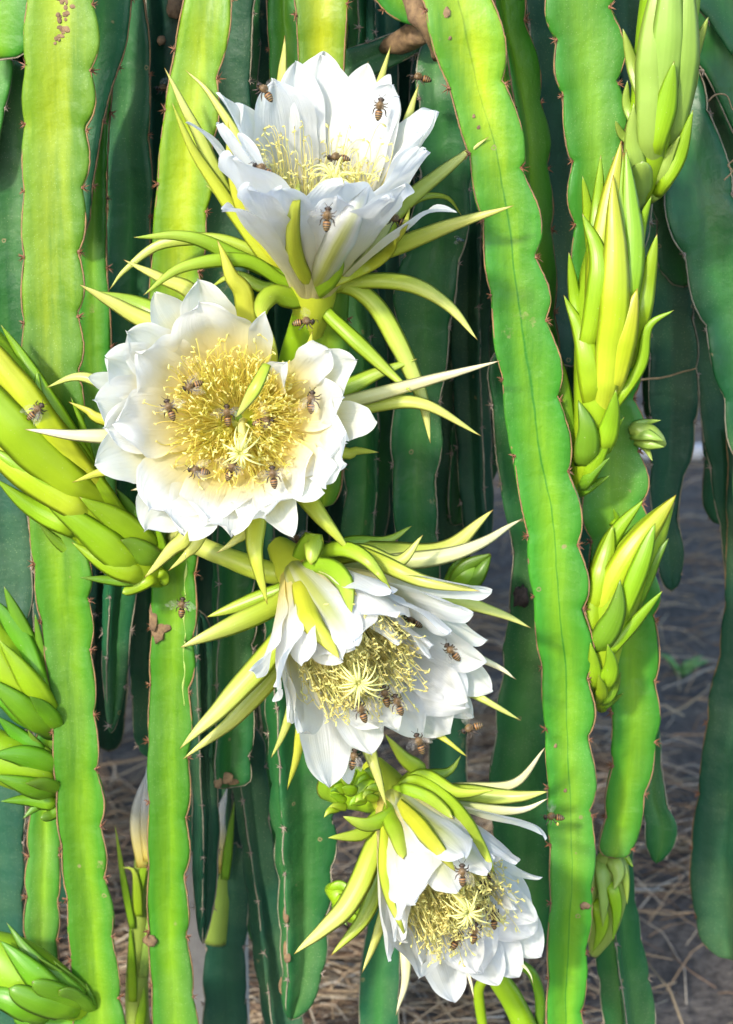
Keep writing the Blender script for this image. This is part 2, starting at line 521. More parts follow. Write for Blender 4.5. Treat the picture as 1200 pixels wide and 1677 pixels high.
# ------------------------------------------------------------------ cactus stems
STEMS = {}
def stem_geom(path, Y, wings, amps, node, tip_end, tip_start, step=7.0, seed=0, core=0.28, twist=0.0, open_=.62, phase=None, endlen=None):
    rnd = random.Random(seed)
    q = []
    for p in path:
        q.append((p[0], p[1], p[2], (p[3] if len(p) > 3 else 0.0) + Y))
    L = sum(math.hypot(q[i + 1][0] - q[i][0], q[i + 1][1] - q[i][1]) for i in range(len(q) - 1))
    n = max(12, int(L / step))
    s = crom(q, n)
    C = np.array([P(a, b_, d) for a, b_, h, d in s])
    sl = np.concatenate([[0], np.cumsum(np.linalg.norm(np.diff(C, axis=0), axis=1))])
    sc = mpp(Y)
    maxs = max(abs(math.sin(math.radians(a))) for a in wings)
    R0 = s[:, 2] * sc / maxs
    # slow irregularity
    R0 = R0 * np.array([1 + 0.05 * noise.noise(Vector((seed * 3.1, x * 9, 0))) for x in sl])
    el = (endlen or 55) * sc
    if tip_end:
        d = np.clip((sl[-1] - sl) / el, 0, 1)
        R0 = R0 * np.maximum(0.03, np.sqrt(1 - (1 - d) ** 2))
    if tip_start:
        d = np.clip(sl / el, 0, 1)
        R0 = R0 * np.maximum(0.03, np.sqrt(1 - (1 - d) ** 2))
    T, S, Fr = frames(C, TOCAM)
    ang = sorted([(math.radians(a), am, i) for i, (a, am) in enumerate(zip(wings, amps))])
    nd = node * sc
    # uneven node spacing per rib
    rib_nodes = []
    for i in range(len(ang)):
        ph = (phase[ang[i][2]] if phase else rnd.random()) * nd
        xs = []
        x = -ph
        while x < sl[-1] + nd:
            xs.append(x)
            x += nd * rnd.uniform(.85, 1.15)
        rib_nodes.append(xs)
    def scal(xs):
        f = np.zeros_like(sl)
        e = np.array(xs)
        idx = np.clip(np.searchsorted(e, sl, side='right') - 1, 0, len(e) - 2)
        f = (sl - e[idx]) / (e[idx + 1] - e[idx])
        k_ = np.array([random.Random(seed * 31 + i_).uniform(.45, 1.25) for i_ in range(len(e))])[idx]
        return .55 + (np.sin(math.pi * np.clip(f, 0, 1) ** 1.35) ** .8 - .55) * k_
    K = len(ang)
    tips, Rk = [], []
    tw = np.linspace(0, math.radians(twist), n) + np.array([0.10 * noise.noise(Vector((seed * 1.7, x * 4, 5))) for x in sl])
    for i, (a, am, _) in enumerate(ang):
        r = R0 * (1 + am * (scal(rib_nodes[i]) - 0.55))
        wv = np.array([0.05 * noise.noise(Vector((seed * 2.3 + i * 7, x * 22, 1))) for x in sl])
        D = np.cos(a + tw + wv)[:, None] * Fr + np.sin(a + tw + wv)[:, None] * S
        tips.append((D, r))
    ring = []
    uu = []
    th = 0.0021
    m = 5
    for i in range(K):
        D, r = tips[i]
        pr = tips[i - 1][0]; nx = tips[(i + 1) % K][0]
        # perpendicular in the section plane, pointing to increasing angle
        Q = np.cross(T, D)
        Q = np.where(((Q * nx).sum(1) < (Q * pr).sum(1))[:, None], -Q, Q)
        a0 = ang[i - 1][0] - (2 * math.pi if i == 0 else 0)
        a1 = ang[(i + 1) % K][0] + (2 * math.pi if i == K - 1 else 0)
        gp, gn = (ang[i][0] - a0), (a1 - ang[i][0])
        cr = core * R0
        th_ = np.minimum(th, r * .5)
        def valley(g, sign):
            h = g / 2
            rad = cr * (1.0 if g < 2.4 else 0.8)
            return (math.cos(h) * D + sign * math.sin(h) * Q) * rad[:, None]
        def flank(Vv, Tp, sign):
            ctrl_in = D * (cr * 1.15)[:, None] + sign * Q * (th_ * 2.2)[:, None]
            ctrl = ctrl_in * open_ + (Vv * .5 + Tp * .5) * (1 - open_)
            out = []
            for j in range(1, m):
                f = j / m
                out.append(Vv * (1 - f) ** 2 + ctrl * 2 * f * (1 - f) + Tp * f * f)
            return out
        TpL = D * (r - th_ * .6)[:, None] - Q * th_[:, None]
        TpR = D * (r - th_ * .6)[:, None] + Q * th_[:, None]
        VL, VR = valley(gp, -1), valley(gn, 1)
        ring.append(VL); uu.append(1.0)
        for j, x in enumerate(flank(VL, TpL, -1)):
            ring.append(x); uu.append(1 - (j + 1) / m)
        ring += [TpL, D * r[:, None], TpR]; uu += [0.03, 0, 0.03]
        fl = flank(VR, TpR, 1)[::-1]
        for j, x in enumerate(fl):
            ring.append(x); uu.append((j + 1) / m)
    nc = len(ring)
    V = (C[:, None, :] + np.stack(ring, 1)).reshape(-1, 3)
    F = grid_faces(n, nc, True)
    F.append(tuple(range(nc))[::-1]); F.append(tuple(range((n - 1) * nc, n * nc)))
    A = np.stack([np.repeat(np.linspace(0, 1, n), nc), np.tile(uu, n), np.full(n * nc, rnd.random()), np.ones(n * nc)], 1)
    edges = [C + D * (r - .0004)[:, None] for D, r in tips]
    nodes = []
    for i in range(K):
        for x in rib_nodes[i]:
            if 0.004 < x < sl[-1] - 0.01:
                j = min(int(np.searchsorted(sl, x)), n - 1)
                nodes.append((i, edges[i][j] + tips[i][0][j] * .0006, tips[i][0][j], T[j], s[j]))
    return V, F, A, edges, nodes, C

FACE = (66, -66, 180)
RIB = (4, -112, 112)
def stem(label, path, Y, mat='mid', wings=FACE, amps=(.12, .12, .1), node=110, tip=False, tip0=False, old_shade=False, seed=0,
         twist=0.0, cork=True, open_=.62, core=.28, phase=None, ridge=0.0009, endlen=None, group='hanging cactus stems'):
    V, F, A, edges, nodes, C = stem_geom(path, Y, wings, amps, node, tip, tip0, seed=seed, twist=twist, open_=open_, core=core, phase=phase, endlen=endlen)
    V = wob(wob(V, 0.0022, 16, seed), 0.0007, 70, seed)
    root = thing('hanging_cactus', tuple(C[-1]), label, 'cactus', group)
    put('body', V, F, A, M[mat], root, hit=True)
    eo = []
    for e in edges:
        e2 = e + np.array([[0.0004 * noise.noise(Vector((x[0] * 300, x[2] * 300, seed))) for _ in range(3)] for x in e])
        rr = np.array([ridge * (0.75 + .6 * abs(noise.noise(Vector((x[2] * 120, seed, x[0] * 120))))) for x in e])
        Vt, Ft, At = tube(e2, rr, 5)
        eo.append(None); eo[-1] = put('rib_edge', Vt, Ft, At, M['cork_old' if old_shade else 'cork'], root)
    rnd = random.Random(seed + 99)
    for (i, p, D, T, s) in nodes:
        if not (-25 < s[0] < 1225 and -25 < s[1] < 1700):
            continue
        if np.dot(D, TOCAM) < -0.45:
            continue
        me = rnd.choice(SPO if old_shade else SPM)
        o = bpy.data.objects.new('spine_cluster', me)
        COL.objects.link(o)
        z = Vector(D); x = Vector(T).normalized(); y = z.cross(x).normalized(); x = y.cross(z)
        k = rnd.uniform(.75, 1.25)
        mx = Matrix((x * k, y * k, z * k)).transposed().to_4x4()
        mx = mx @ Matrix.Rotation(rnd.uniform(0, 6), 4, 'Z')
        mx.translation = Vector(p) - root.location
        o.parent = eo[i]
        o.matrix_local = mx
    return root

# ------------------------------------------------------------------ ground
def ground_mat():
    m, n, b, out = mat_new('dry grey soil')
    geo = n.nodes.new('ShaderNodeNewGeometry')
    n1 = N(n, 'ShaderNodeTexNoise', i_Scale=9.0, i_Detail=8.0, i_Roughness=0.7)
    n2 = N(n, 'ShaderNodeTexNoise', i_Scale=70.0, i_Detail=6.0, i_Roughness=0.7)
    for x in (n1, n2):
        n.links.new(geo.outputs['Position'], x.inputs['Vector'])
    c = ramp(n, n1.outputs['Fac'], [(0.3, (0.13, 0.12, 0.115)), (0.55, (0.25, 0.22, 0.195)), (0.75, (0.38, 0.33, 0.27))])
    f = ramp(n, n2.outputs['Fac'], [(0.35, 0.75), (0.6, 0.0)])
    n.links.new(mixc(n, f.outputs[0], c.outputs[0], (0.05, 0.046, 0.05)), b.inputs['Base Color'])
    b.inputs['Roughness'].default_value = 0.95
    b.inputs['Specular IOR Level'].default_value = 0.1
    bump(n, b, n2.outputs['Fac'], 1.0, 0.02)
    return m
M['soil'] = ground_mat()
gx = np.concatenate([np.linspace(-900, -3, 6), np.linspace(-2.6, 3.2, 90), np.linspace(4, 900, 6)])
gy = np.concatenate([np.linspace(-900, -3, 5), np.linspace(-2.5, 7.5, 130), np.linspace(9, 900, 7)])
GV = []
for yy in gy:
    for xx in gx:
        z = 0.0
        if -3 < xx < 3.5 and -3 < yy < 8:
            z = 0.035 * noise.noise(Vector((xx * 2.1, yy * 2.1, 0))) + 0.016 * noise.noise(Vector((xx * 9, yy * 9, 3)))
        GV.append((xx, yy, z))
g = put('ground', GV, grid_faces(len(gy), len(gx), False), None, M['soil'])
g['kind'] = 'structure'
def gz(x, y):
    return 0.035 * noise.noise(Vector((x * 2.1, y * 2.1, 0))) + 0.016 * noise.noise(Vector((x * 9, y * 9, 3)))

def straw_mat():
    m, n, b, out = mat_new('dry straw')
    t, u, k = attr(n)
    c = ramp(n, k, [(0.0, (0.13, 0.085, 0.06)), (0.4, (0.27, 0.18, 0.11)), (0.75, (0.42, 0.32, 0.20)), (1.0, (0.52, 0.47, 0.40))])
    n.links.new(c.outputs[0], b.inputs['Base Color'])
    b.inputs['Roughness'].default_value = 0.75
    return m
M['straw'] = straw_mat()
def litter(name, n, x0, x1, y0, y1, lmin, lmax, rad, seed, dens=None):
    rnd = random.Random(seed)
    B = Bag()
    cnt = 0
    while cnt < n:
        x, y = rnd.uniform(x0, x1), rnd.uniform(y0, y1)
        if dens and rnd.random() > dens(x, y):
            continue
        cnt += 1
        a = rnd.gauss(0.15, .75)
        if rnd.random() < .25:
            a = rnd.uniform(0, 6.3)
        L = rnd.uniform(lmin, lmax)
        d = Vector((math.cos(a), math.sin(a), 0)); s = Vector((-d.y, d.x, 0))
        bow = rnd.uniform(-.22, .22) * L
        lift = rnd.uniform(0.0, .03); up = rnd.uniform(-.015, .03)
        pts = []
        for f in (0, .33, .67, 1):
            q = Vector((x, y, 0)) + d * L * (f - .5) + s * bow * (4 * f * (1 - f))
            q.z = gz(q.x, q.y) + .004 + lift * (4 * f * (1 - f)) + up * f + rad
            pts.append(q)
        V, F, A = tube(np.array([tuple(p) for p in pts]), rad * rnd.uniform(.5, 1.2), 4, True, hint=np.array([0, 0, 1.0]))
        A[:, 2] = rnd.random()
        B.add(V, F, A)
    V, F, A = B.out()
    o = put(name, V, F, A, M['straw'], None, kind='stuff')
    return o
def clump(x, y):
    return max(.04, min(1, ((.8 if x < .3 else .6) - max(0, y - .95) * .8) + 1.3 * noise.noise(Vector((x * 1.7, y * 1.7, 9)))))
o = litter('straw_litter', 5200, -0.9, 1.5, 0.55, 1.9, .05, .26, .0013, 3, clump)
o['label'] = 'tangle of dry brown straw lying on the soil under the cactus'; o['category'] = 'straw'
o = litter('dry_grass_litter', 1100, -0.4, 2.2, 1.9, 5.2, .08, .4, .0016, 4, clump)
o['label'] = 'thin scatter of dry grass on the grey soil farther back'; o['category'] = 'dry grass'

# ------------------------------------------------------------------ stems (photo coordinates: y, left edge, right edge)
def E(*r):
    return [((a + b_) / 2, y, (b_ - a) / 2) + ((d[0],) if d else ()) for (y, a, b_, *d) in r]

TOP = -190
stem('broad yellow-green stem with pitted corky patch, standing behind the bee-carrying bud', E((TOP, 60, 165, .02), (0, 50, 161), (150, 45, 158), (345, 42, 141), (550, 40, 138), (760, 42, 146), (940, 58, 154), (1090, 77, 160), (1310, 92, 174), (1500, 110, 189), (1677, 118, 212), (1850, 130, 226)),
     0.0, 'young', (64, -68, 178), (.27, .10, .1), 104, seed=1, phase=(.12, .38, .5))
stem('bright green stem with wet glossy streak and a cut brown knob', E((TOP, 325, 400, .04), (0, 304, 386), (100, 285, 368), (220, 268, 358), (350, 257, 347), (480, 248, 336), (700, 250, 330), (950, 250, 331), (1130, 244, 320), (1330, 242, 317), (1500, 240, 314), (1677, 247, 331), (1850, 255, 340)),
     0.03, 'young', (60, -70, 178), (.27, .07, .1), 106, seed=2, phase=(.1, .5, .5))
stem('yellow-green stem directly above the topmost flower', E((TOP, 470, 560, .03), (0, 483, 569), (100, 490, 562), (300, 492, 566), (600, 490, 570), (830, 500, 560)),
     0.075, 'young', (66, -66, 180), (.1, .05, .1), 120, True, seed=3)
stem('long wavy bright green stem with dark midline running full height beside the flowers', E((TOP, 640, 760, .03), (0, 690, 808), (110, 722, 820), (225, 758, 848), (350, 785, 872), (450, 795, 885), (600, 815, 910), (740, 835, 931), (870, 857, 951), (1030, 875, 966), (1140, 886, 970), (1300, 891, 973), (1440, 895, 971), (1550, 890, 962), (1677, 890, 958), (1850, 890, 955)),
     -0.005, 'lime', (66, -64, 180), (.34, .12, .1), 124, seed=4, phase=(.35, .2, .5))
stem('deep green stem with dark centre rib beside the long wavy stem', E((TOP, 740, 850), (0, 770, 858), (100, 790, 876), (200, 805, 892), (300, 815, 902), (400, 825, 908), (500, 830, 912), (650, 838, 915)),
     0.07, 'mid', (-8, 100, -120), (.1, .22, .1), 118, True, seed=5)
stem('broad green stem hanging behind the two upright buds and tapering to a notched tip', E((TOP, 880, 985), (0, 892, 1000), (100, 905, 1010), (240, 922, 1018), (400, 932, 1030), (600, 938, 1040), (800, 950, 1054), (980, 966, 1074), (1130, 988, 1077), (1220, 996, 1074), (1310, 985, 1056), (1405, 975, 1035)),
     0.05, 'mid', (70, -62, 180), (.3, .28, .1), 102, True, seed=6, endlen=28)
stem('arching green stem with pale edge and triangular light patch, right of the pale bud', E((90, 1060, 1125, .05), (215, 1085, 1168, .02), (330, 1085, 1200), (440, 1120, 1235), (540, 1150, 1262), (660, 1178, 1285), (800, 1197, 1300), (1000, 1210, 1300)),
     0.16, 'mature', (64, -66, 180), (.2, .2, .1), 128, True, seed=7, old_shade=True)
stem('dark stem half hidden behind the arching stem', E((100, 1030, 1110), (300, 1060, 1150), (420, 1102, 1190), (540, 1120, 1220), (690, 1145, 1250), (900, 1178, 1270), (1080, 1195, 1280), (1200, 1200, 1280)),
     0.26, 'old', FACE, (.1, .1, .1), 115, True, seed=8, old_shade=True)
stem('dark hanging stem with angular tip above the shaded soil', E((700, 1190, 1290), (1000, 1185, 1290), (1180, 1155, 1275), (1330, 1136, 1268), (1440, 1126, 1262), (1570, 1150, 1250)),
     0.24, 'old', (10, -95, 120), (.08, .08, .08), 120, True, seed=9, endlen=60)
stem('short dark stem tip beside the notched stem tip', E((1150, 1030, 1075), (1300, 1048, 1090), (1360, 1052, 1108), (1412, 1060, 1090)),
     0.14, 'mature', FACE, (.08, .08, .08), 90, True, True, seed=10, old_shade=True, endlen=45)
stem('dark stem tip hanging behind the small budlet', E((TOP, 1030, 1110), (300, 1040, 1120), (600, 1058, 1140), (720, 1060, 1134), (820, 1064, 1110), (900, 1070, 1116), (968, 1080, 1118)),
     0.24, 'old', FACE, (.12, .12, .1), 96, True, seed=11, old_shade=True)
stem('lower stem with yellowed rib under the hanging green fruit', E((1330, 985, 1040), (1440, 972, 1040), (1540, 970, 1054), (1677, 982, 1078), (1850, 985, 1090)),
     0.13, 'mature', (-12, 95, -110), (.1, .13, .1), 96, False, True, seed=12, old_shade=True)
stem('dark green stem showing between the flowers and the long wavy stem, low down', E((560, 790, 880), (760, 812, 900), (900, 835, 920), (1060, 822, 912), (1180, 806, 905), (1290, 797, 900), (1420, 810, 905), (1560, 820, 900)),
     0.13, 'mature', (68, -64, 180), (.08, .09, .1), 120, True, True, seed=13, old_shade=True)
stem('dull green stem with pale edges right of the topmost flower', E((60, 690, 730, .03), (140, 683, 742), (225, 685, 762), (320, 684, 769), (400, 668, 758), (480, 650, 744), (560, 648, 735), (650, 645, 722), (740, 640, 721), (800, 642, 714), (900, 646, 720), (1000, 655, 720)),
     0.12, 'mature', (64, -66, 180), (.18, .2, .1), 118, True, True, seed=14, old_shade=True)
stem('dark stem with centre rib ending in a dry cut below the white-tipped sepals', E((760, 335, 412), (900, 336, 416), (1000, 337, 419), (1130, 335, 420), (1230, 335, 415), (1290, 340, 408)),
     0.09, 'mature', (-28, 82, -130), (.14, .22, .1), 100, True, True, seed=15, old_shade=True, endlen=22)
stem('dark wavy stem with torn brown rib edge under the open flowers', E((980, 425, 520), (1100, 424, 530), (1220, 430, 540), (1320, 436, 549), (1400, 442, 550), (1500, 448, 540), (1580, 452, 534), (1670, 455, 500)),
     0.085, 'mature', (-32, 78, -118), (.14, .18, .16), 96, True, True, seed=16, old_shade=True)
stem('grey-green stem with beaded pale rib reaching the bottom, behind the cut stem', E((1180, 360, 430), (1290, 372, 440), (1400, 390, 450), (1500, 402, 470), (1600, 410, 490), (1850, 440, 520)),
     0.14, 'old', (-18, 90, -125), (.1, .12, .1), 88, False, True, seed=17, old_shade=True)
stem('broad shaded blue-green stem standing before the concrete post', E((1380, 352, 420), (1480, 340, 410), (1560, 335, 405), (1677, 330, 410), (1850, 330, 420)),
     0.2, 'old', FACE, (.1, .12, .1), 110, False, True, seed=18, old_shade=True)
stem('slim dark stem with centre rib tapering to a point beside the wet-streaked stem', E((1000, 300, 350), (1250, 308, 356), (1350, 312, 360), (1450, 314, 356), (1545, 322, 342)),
     0.11, 'old', (-6, 100, -110), (.08, .1, .1), 100, True, True, seed=19, old_shade=True, endlen=90)
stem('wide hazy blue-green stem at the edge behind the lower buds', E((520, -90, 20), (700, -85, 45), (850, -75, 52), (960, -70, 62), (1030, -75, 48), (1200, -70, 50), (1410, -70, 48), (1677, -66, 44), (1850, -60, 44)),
     0.12, 'old', (66, -66, 180), (.08, .06, .1), 120, False, True, seed=20, old_shade=True)
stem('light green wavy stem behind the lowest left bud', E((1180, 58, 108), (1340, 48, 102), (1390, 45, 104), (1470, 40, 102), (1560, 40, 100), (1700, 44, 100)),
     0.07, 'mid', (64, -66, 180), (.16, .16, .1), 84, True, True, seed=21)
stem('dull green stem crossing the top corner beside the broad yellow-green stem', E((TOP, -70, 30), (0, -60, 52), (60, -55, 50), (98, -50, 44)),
     0.05, 'mid', FACE, (.05, .05, .1), 80, True, seed=22, old_shade=True, endlen=22)
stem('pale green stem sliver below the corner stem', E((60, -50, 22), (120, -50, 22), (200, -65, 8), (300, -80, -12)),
     0.09, 'mid', FACE, (.05, .05, .1), 80, True, True, seed=23, old_shade=True)
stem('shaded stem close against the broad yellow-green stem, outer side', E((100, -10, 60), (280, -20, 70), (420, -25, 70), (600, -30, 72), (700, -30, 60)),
     0.11, 'mature', FACE, (.08, .06, .1), 110, True, True, seed=24, old_shade=True)
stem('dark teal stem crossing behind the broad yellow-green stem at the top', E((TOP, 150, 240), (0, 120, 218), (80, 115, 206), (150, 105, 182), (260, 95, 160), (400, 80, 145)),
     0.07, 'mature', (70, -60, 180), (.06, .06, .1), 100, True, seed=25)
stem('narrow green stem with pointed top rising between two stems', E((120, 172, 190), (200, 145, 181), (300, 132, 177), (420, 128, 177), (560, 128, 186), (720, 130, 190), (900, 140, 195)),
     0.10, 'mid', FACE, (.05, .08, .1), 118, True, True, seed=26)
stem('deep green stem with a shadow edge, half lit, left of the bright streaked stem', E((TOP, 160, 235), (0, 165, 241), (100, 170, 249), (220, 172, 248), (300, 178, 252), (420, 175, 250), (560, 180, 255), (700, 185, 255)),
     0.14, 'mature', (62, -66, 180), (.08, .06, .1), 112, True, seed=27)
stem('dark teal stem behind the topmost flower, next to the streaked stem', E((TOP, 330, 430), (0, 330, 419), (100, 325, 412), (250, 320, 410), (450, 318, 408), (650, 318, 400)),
     0.15, 'old', FACE, (.1, .08, .1), 115, True, seed=28, old_shade=True)
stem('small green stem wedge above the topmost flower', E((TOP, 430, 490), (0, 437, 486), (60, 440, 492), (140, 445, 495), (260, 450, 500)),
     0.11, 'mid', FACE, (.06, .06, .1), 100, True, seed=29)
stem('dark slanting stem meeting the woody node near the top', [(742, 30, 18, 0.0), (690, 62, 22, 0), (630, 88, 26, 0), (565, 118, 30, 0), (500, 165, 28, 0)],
     0.15, 'mature', (70, -60, 180), (.05, .05, .1), 110, True, True, seed=30, old_shade=True)
stem('stubby green stem end joining the woody node', [(590, -80, 30), (640, -20, 34), (662, 8, 30), (690, 40, 14)],
     0.09, 'mid', FACE, (.04, .04, .1), 100, True, seed=31)
stem('tall blue-green shaded stem between two bright stems near the top', E((TOP, 850, 950), (0, 862, 955), (120, 870, 960), (260, 880, 960), (420, 890, 965), (600, 900, 970)),
     0.18, 'old', FACE, (.1, .08, .1), 115, True, seed=32, old_shade=True)
stem('bluish stem just behind the pale upright bud', E((TOP, 980, 1060), (0, 990, 1060), (120, 1010, 1065), (260, 1020, 1070), (420, 1010, 1060)),
     0.13, 'old', FACE, (.1, .08, .1), 115, True, seed=33, old_shade=True)
stem('pale lit stem arching over the top corner', [(1040, -40, 36), (1100, 10, 40), (1160, 60, 44), (1215, 140, 46), (1260, 260, 44)],
     0.19, 'mature', (60, -75, 170), (.1, .1, .1), 115, False, True, seed=34, old_shade=True)
stem('blue-grey stem arching beneath the corner stem', [(1030, 40, 36), (1090, 110, 40), (1150, 190, 42), (1200, 300, 44), (1240, 420, 44)],
     0.30, 'old', (60, -75, 170), (.1, .1, .1), 105, False, True, seed=35, old_shade=True)
stem('sunlit teal stem at the corner edge with a wiry root', [(1130, -60, 36), (1180, 0, 42), (1230, 60, 44)],
     0.14, 'mature', (60, -75, 170), (.1, .1, .1), 105, False, True, seed=36, old_shade=True)
stem('green stem with whitish edge below the lowest flower, over the straw', E((1400, 610, 668), (1470, 604, 662), (1550, 591, 658), (1620, 583, 656), (1677, 585, 655), (1850, 590, 650)),
     0.17, 'mature', FACE, (.05, .05, .1), 110, False, True, seed=37, old_shade=True)
stem('dark pointed stem between the two left front stems', E((700, 170, 250), (860, 168, 240), (960, 165, 226), (1080, 162, 212), (1200, 165, 200)),
     0.13, 'mature', (-20, 80, -115), (.06, .06, .1), 110, True, True, seed=38, old_shade=True, endlen=130)
stem('dark stem behind the cut brown knob', E((700, 190, 270), (900, 205, 272), (1100, 214, 270), (1240, 222, 268)),
     0.17, 'old', FACE, (.06, .06, .1), 100, True, True, seed=39, old_shade=True)
stem('shaded broad stem arching outward above the arching pale-edged stem', [(1000, -60, 40), (1070, 30, 44), (1130, 140, 46), (1175, 280, 46), (1200, 420, 44), (1215, 560, 38)],
     0.24, 'mature', (62, -70, 175), (.2, .2, .1), 110, True, True, seed=61, old_shade=True)
stem('dull stem arching out from behind the pale upright bud', [(960, -60, 36), (1040, 60, 40), (1085, 200, 42), (1110, 340, 42), (1120, 470, 40)],
     0.21, 'mature', (55, -75, 170), (.2, .2, .1), 104, True, True, seed=62, old_shade=True)
stem('grey-green stem leaning across the dark gap right of the topmost flower', [(830, 220, 36), (800, 420, 40), (770, 600, 42), (752, 760, 40), (745, 860, 36)],
     0.27, 'mature', (-25, 85, -120), (.18, .18, .14), 100, True, True, seed=63, old_shade=True)
stem('grey-green stem leaning left in the gap under the topmost flower', [(560, 360, 38), (590, 520, 40), (606, 700, 42), (600, 860, 40), (585, 960, 34)],
     0.17, 'mature', (20, -85, 120), (.18, .18, .14), 98, True, True, seed=64, old_shade=True)
# shaded stems hanging deeper between the flowers
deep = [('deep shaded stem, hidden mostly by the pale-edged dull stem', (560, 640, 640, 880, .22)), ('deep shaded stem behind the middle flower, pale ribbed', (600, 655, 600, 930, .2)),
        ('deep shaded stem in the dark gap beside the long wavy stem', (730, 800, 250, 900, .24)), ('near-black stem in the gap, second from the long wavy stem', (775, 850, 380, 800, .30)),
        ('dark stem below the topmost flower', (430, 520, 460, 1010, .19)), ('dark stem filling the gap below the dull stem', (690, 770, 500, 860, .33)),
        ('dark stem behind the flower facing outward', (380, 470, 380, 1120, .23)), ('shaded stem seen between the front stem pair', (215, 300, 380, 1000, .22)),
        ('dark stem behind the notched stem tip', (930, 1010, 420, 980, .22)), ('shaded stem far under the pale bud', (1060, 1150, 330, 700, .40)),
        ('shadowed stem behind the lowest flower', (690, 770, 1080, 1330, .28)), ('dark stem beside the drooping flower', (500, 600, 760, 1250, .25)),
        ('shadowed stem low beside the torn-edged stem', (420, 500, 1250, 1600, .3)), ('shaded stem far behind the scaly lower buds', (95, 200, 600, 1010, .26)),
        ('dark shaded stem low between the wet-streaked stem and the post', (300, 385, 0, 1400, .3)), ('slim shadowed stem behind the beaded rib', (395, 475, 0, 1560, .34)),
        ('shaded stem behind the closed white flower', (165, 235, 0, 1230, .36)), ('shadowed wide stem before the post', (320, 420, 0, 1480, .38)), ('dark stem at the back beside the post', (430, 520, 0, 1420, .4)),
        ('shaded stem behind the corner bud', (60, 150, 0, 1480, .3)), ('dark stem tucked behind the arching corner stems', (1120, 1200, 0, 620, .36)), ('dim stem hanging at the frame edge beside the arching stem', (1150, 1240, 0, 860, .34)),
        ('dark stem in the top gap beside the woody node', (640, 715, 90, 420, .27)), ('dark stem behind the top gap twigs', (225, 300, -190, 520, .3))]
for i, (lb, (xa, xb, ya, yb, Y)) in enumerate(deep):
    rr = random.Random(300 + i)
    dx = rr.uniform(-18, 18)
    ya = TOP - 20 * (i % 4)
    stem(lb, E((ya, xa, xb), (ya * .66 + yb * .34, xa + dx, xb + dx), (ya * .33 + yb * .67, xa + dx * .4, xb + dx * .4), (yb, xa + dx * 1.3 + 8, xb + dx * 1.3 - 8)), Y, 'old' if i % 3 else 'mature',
         rr.choice([FACE, (-20, 85, -115), (20, -88, 118)]), (.1, .1, .1), rr.uniform(85, 115), True, ya > 0, seed=200 + i, old_shade=True)

# woody node
rt = thing('woody_node', tuple(P(690, 40, .09)), 'dry brown woody joint where stems branch near the top', 'woody joint')
C, _ = path3([(668, -30), (684, 20), (706, 62), (716, 100)], 14, [.07, .05, .055, .07])
V, F, A = tube(C, mpp(.06) * np.array([20, 22, 22, 20, 18, 18, 17, 15, 14, 12, 10, 8, 6, 4]), 12)
put('node_wood', wob(V, .004, 60), F, A, M['scab'], rt)
C, _ = path3([(690, 52), (660, 66), (628, 84)], 8, [.1, .12, .14])
V, F, A = tube(C, mpp(.1) * np.array([20, 19, 18, 18, 19, 17, 12, 5]), 10)
put('side_branch', wob(V, .004, 60), F, A, M['scab'], rt)

# ------------------------------------------------------------------ unseen shade stems outside the frame, plant rows behind
rnd = random.Random(41)
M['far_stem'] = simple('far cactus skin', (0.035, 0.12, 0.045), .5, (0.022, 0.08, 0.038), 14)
B = Bag()
def rawstem(p0, p1, p2, hw, seed):
    n = 16
    C = []
    for i in range(n):
        f = i / (n - 1)
        C.append(tuple(p0 * (1 - f) ** 2 + p1 * 2 * f * (1 - f) + p2 * f * f))
    C = np.array(C)
    T, S, Fr = frames(C, np.array([.3, -.8, .5]))
    r = hw * np.minimum(1, np.minimum(np.linspace(.2, 6, n), np.linspace(6, .2, n)))
    a0 = random.Random(seed).uniform(0, 2)
    V = []
    nc = 12
    for j in range(nc):
        a = a0 + j * 2 * math.pi / nc
        k = (1, .62, .34, .62)[j % 4]
        sc_ = 1 + (.14 * np.sin(np.linspace(0, 40, n) + seed) if j % 4 == 0 else 0)
        V.append(C + (r * k * sc_)[:, None] * (np.cos(a) * S + np.sin(a) * Fr))
    V = np.stack(V, 1).reshape(-1, 3)
    A = np.tile([[.5, .6, .5, 1]], (len(V), 1))
    B.add(V, grid_faces(n, nc, True), A)
zt = P(600, 0, 0).z
# unseen overhead stems, added to shade the background
for i in range(210):
    x = rnd.uniform(-1.5, 1.3)
    y = rnd.uniform(0.16, 1.3)
    z = zt + rnd.uniform(0.16, 0.42)
    d = Vector((rnd.uniform(-.5, .5), rnd.uniform(-.25, .35), rnd.uniform(-.3, .02)))
    p0 = Vector((x, y, z)); p2 = p0 + d
    rawstem(p0, (p0 + p2) / 2 + Vector((0, 0, rnd.uniform(.03, .12))), p2, rnd.uniform(.03, .042), i)
# unseen stems left of the frame, added to hold off the sun
for i in range(46):
    x = rnd.uniform(-1.5, -0.50); y = rnd.uniform(.05, .9) 
    z = zt + rnd.uniform(.05, .3)
    p0 = Vector((x, y, z)); p2 = Vector((x + rnd.uniform(-.1, .1), y + rnd.uniform(-.06, .06), rnd.uniform(.1, .6)))
    rawstem(p0, (p0 + p2) / 2 + Vector((rnd.uniform(-.05, .05), -.05, 0)), p2, rnd.uniform(.028, .038), 500 + i)
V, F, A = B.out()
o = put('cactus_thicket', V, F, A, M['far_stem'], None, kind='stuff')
o['label'] = 'tangled mass of arching cactus stems over the trellis above the flowers'; o['category'] = 'cactus thicket'
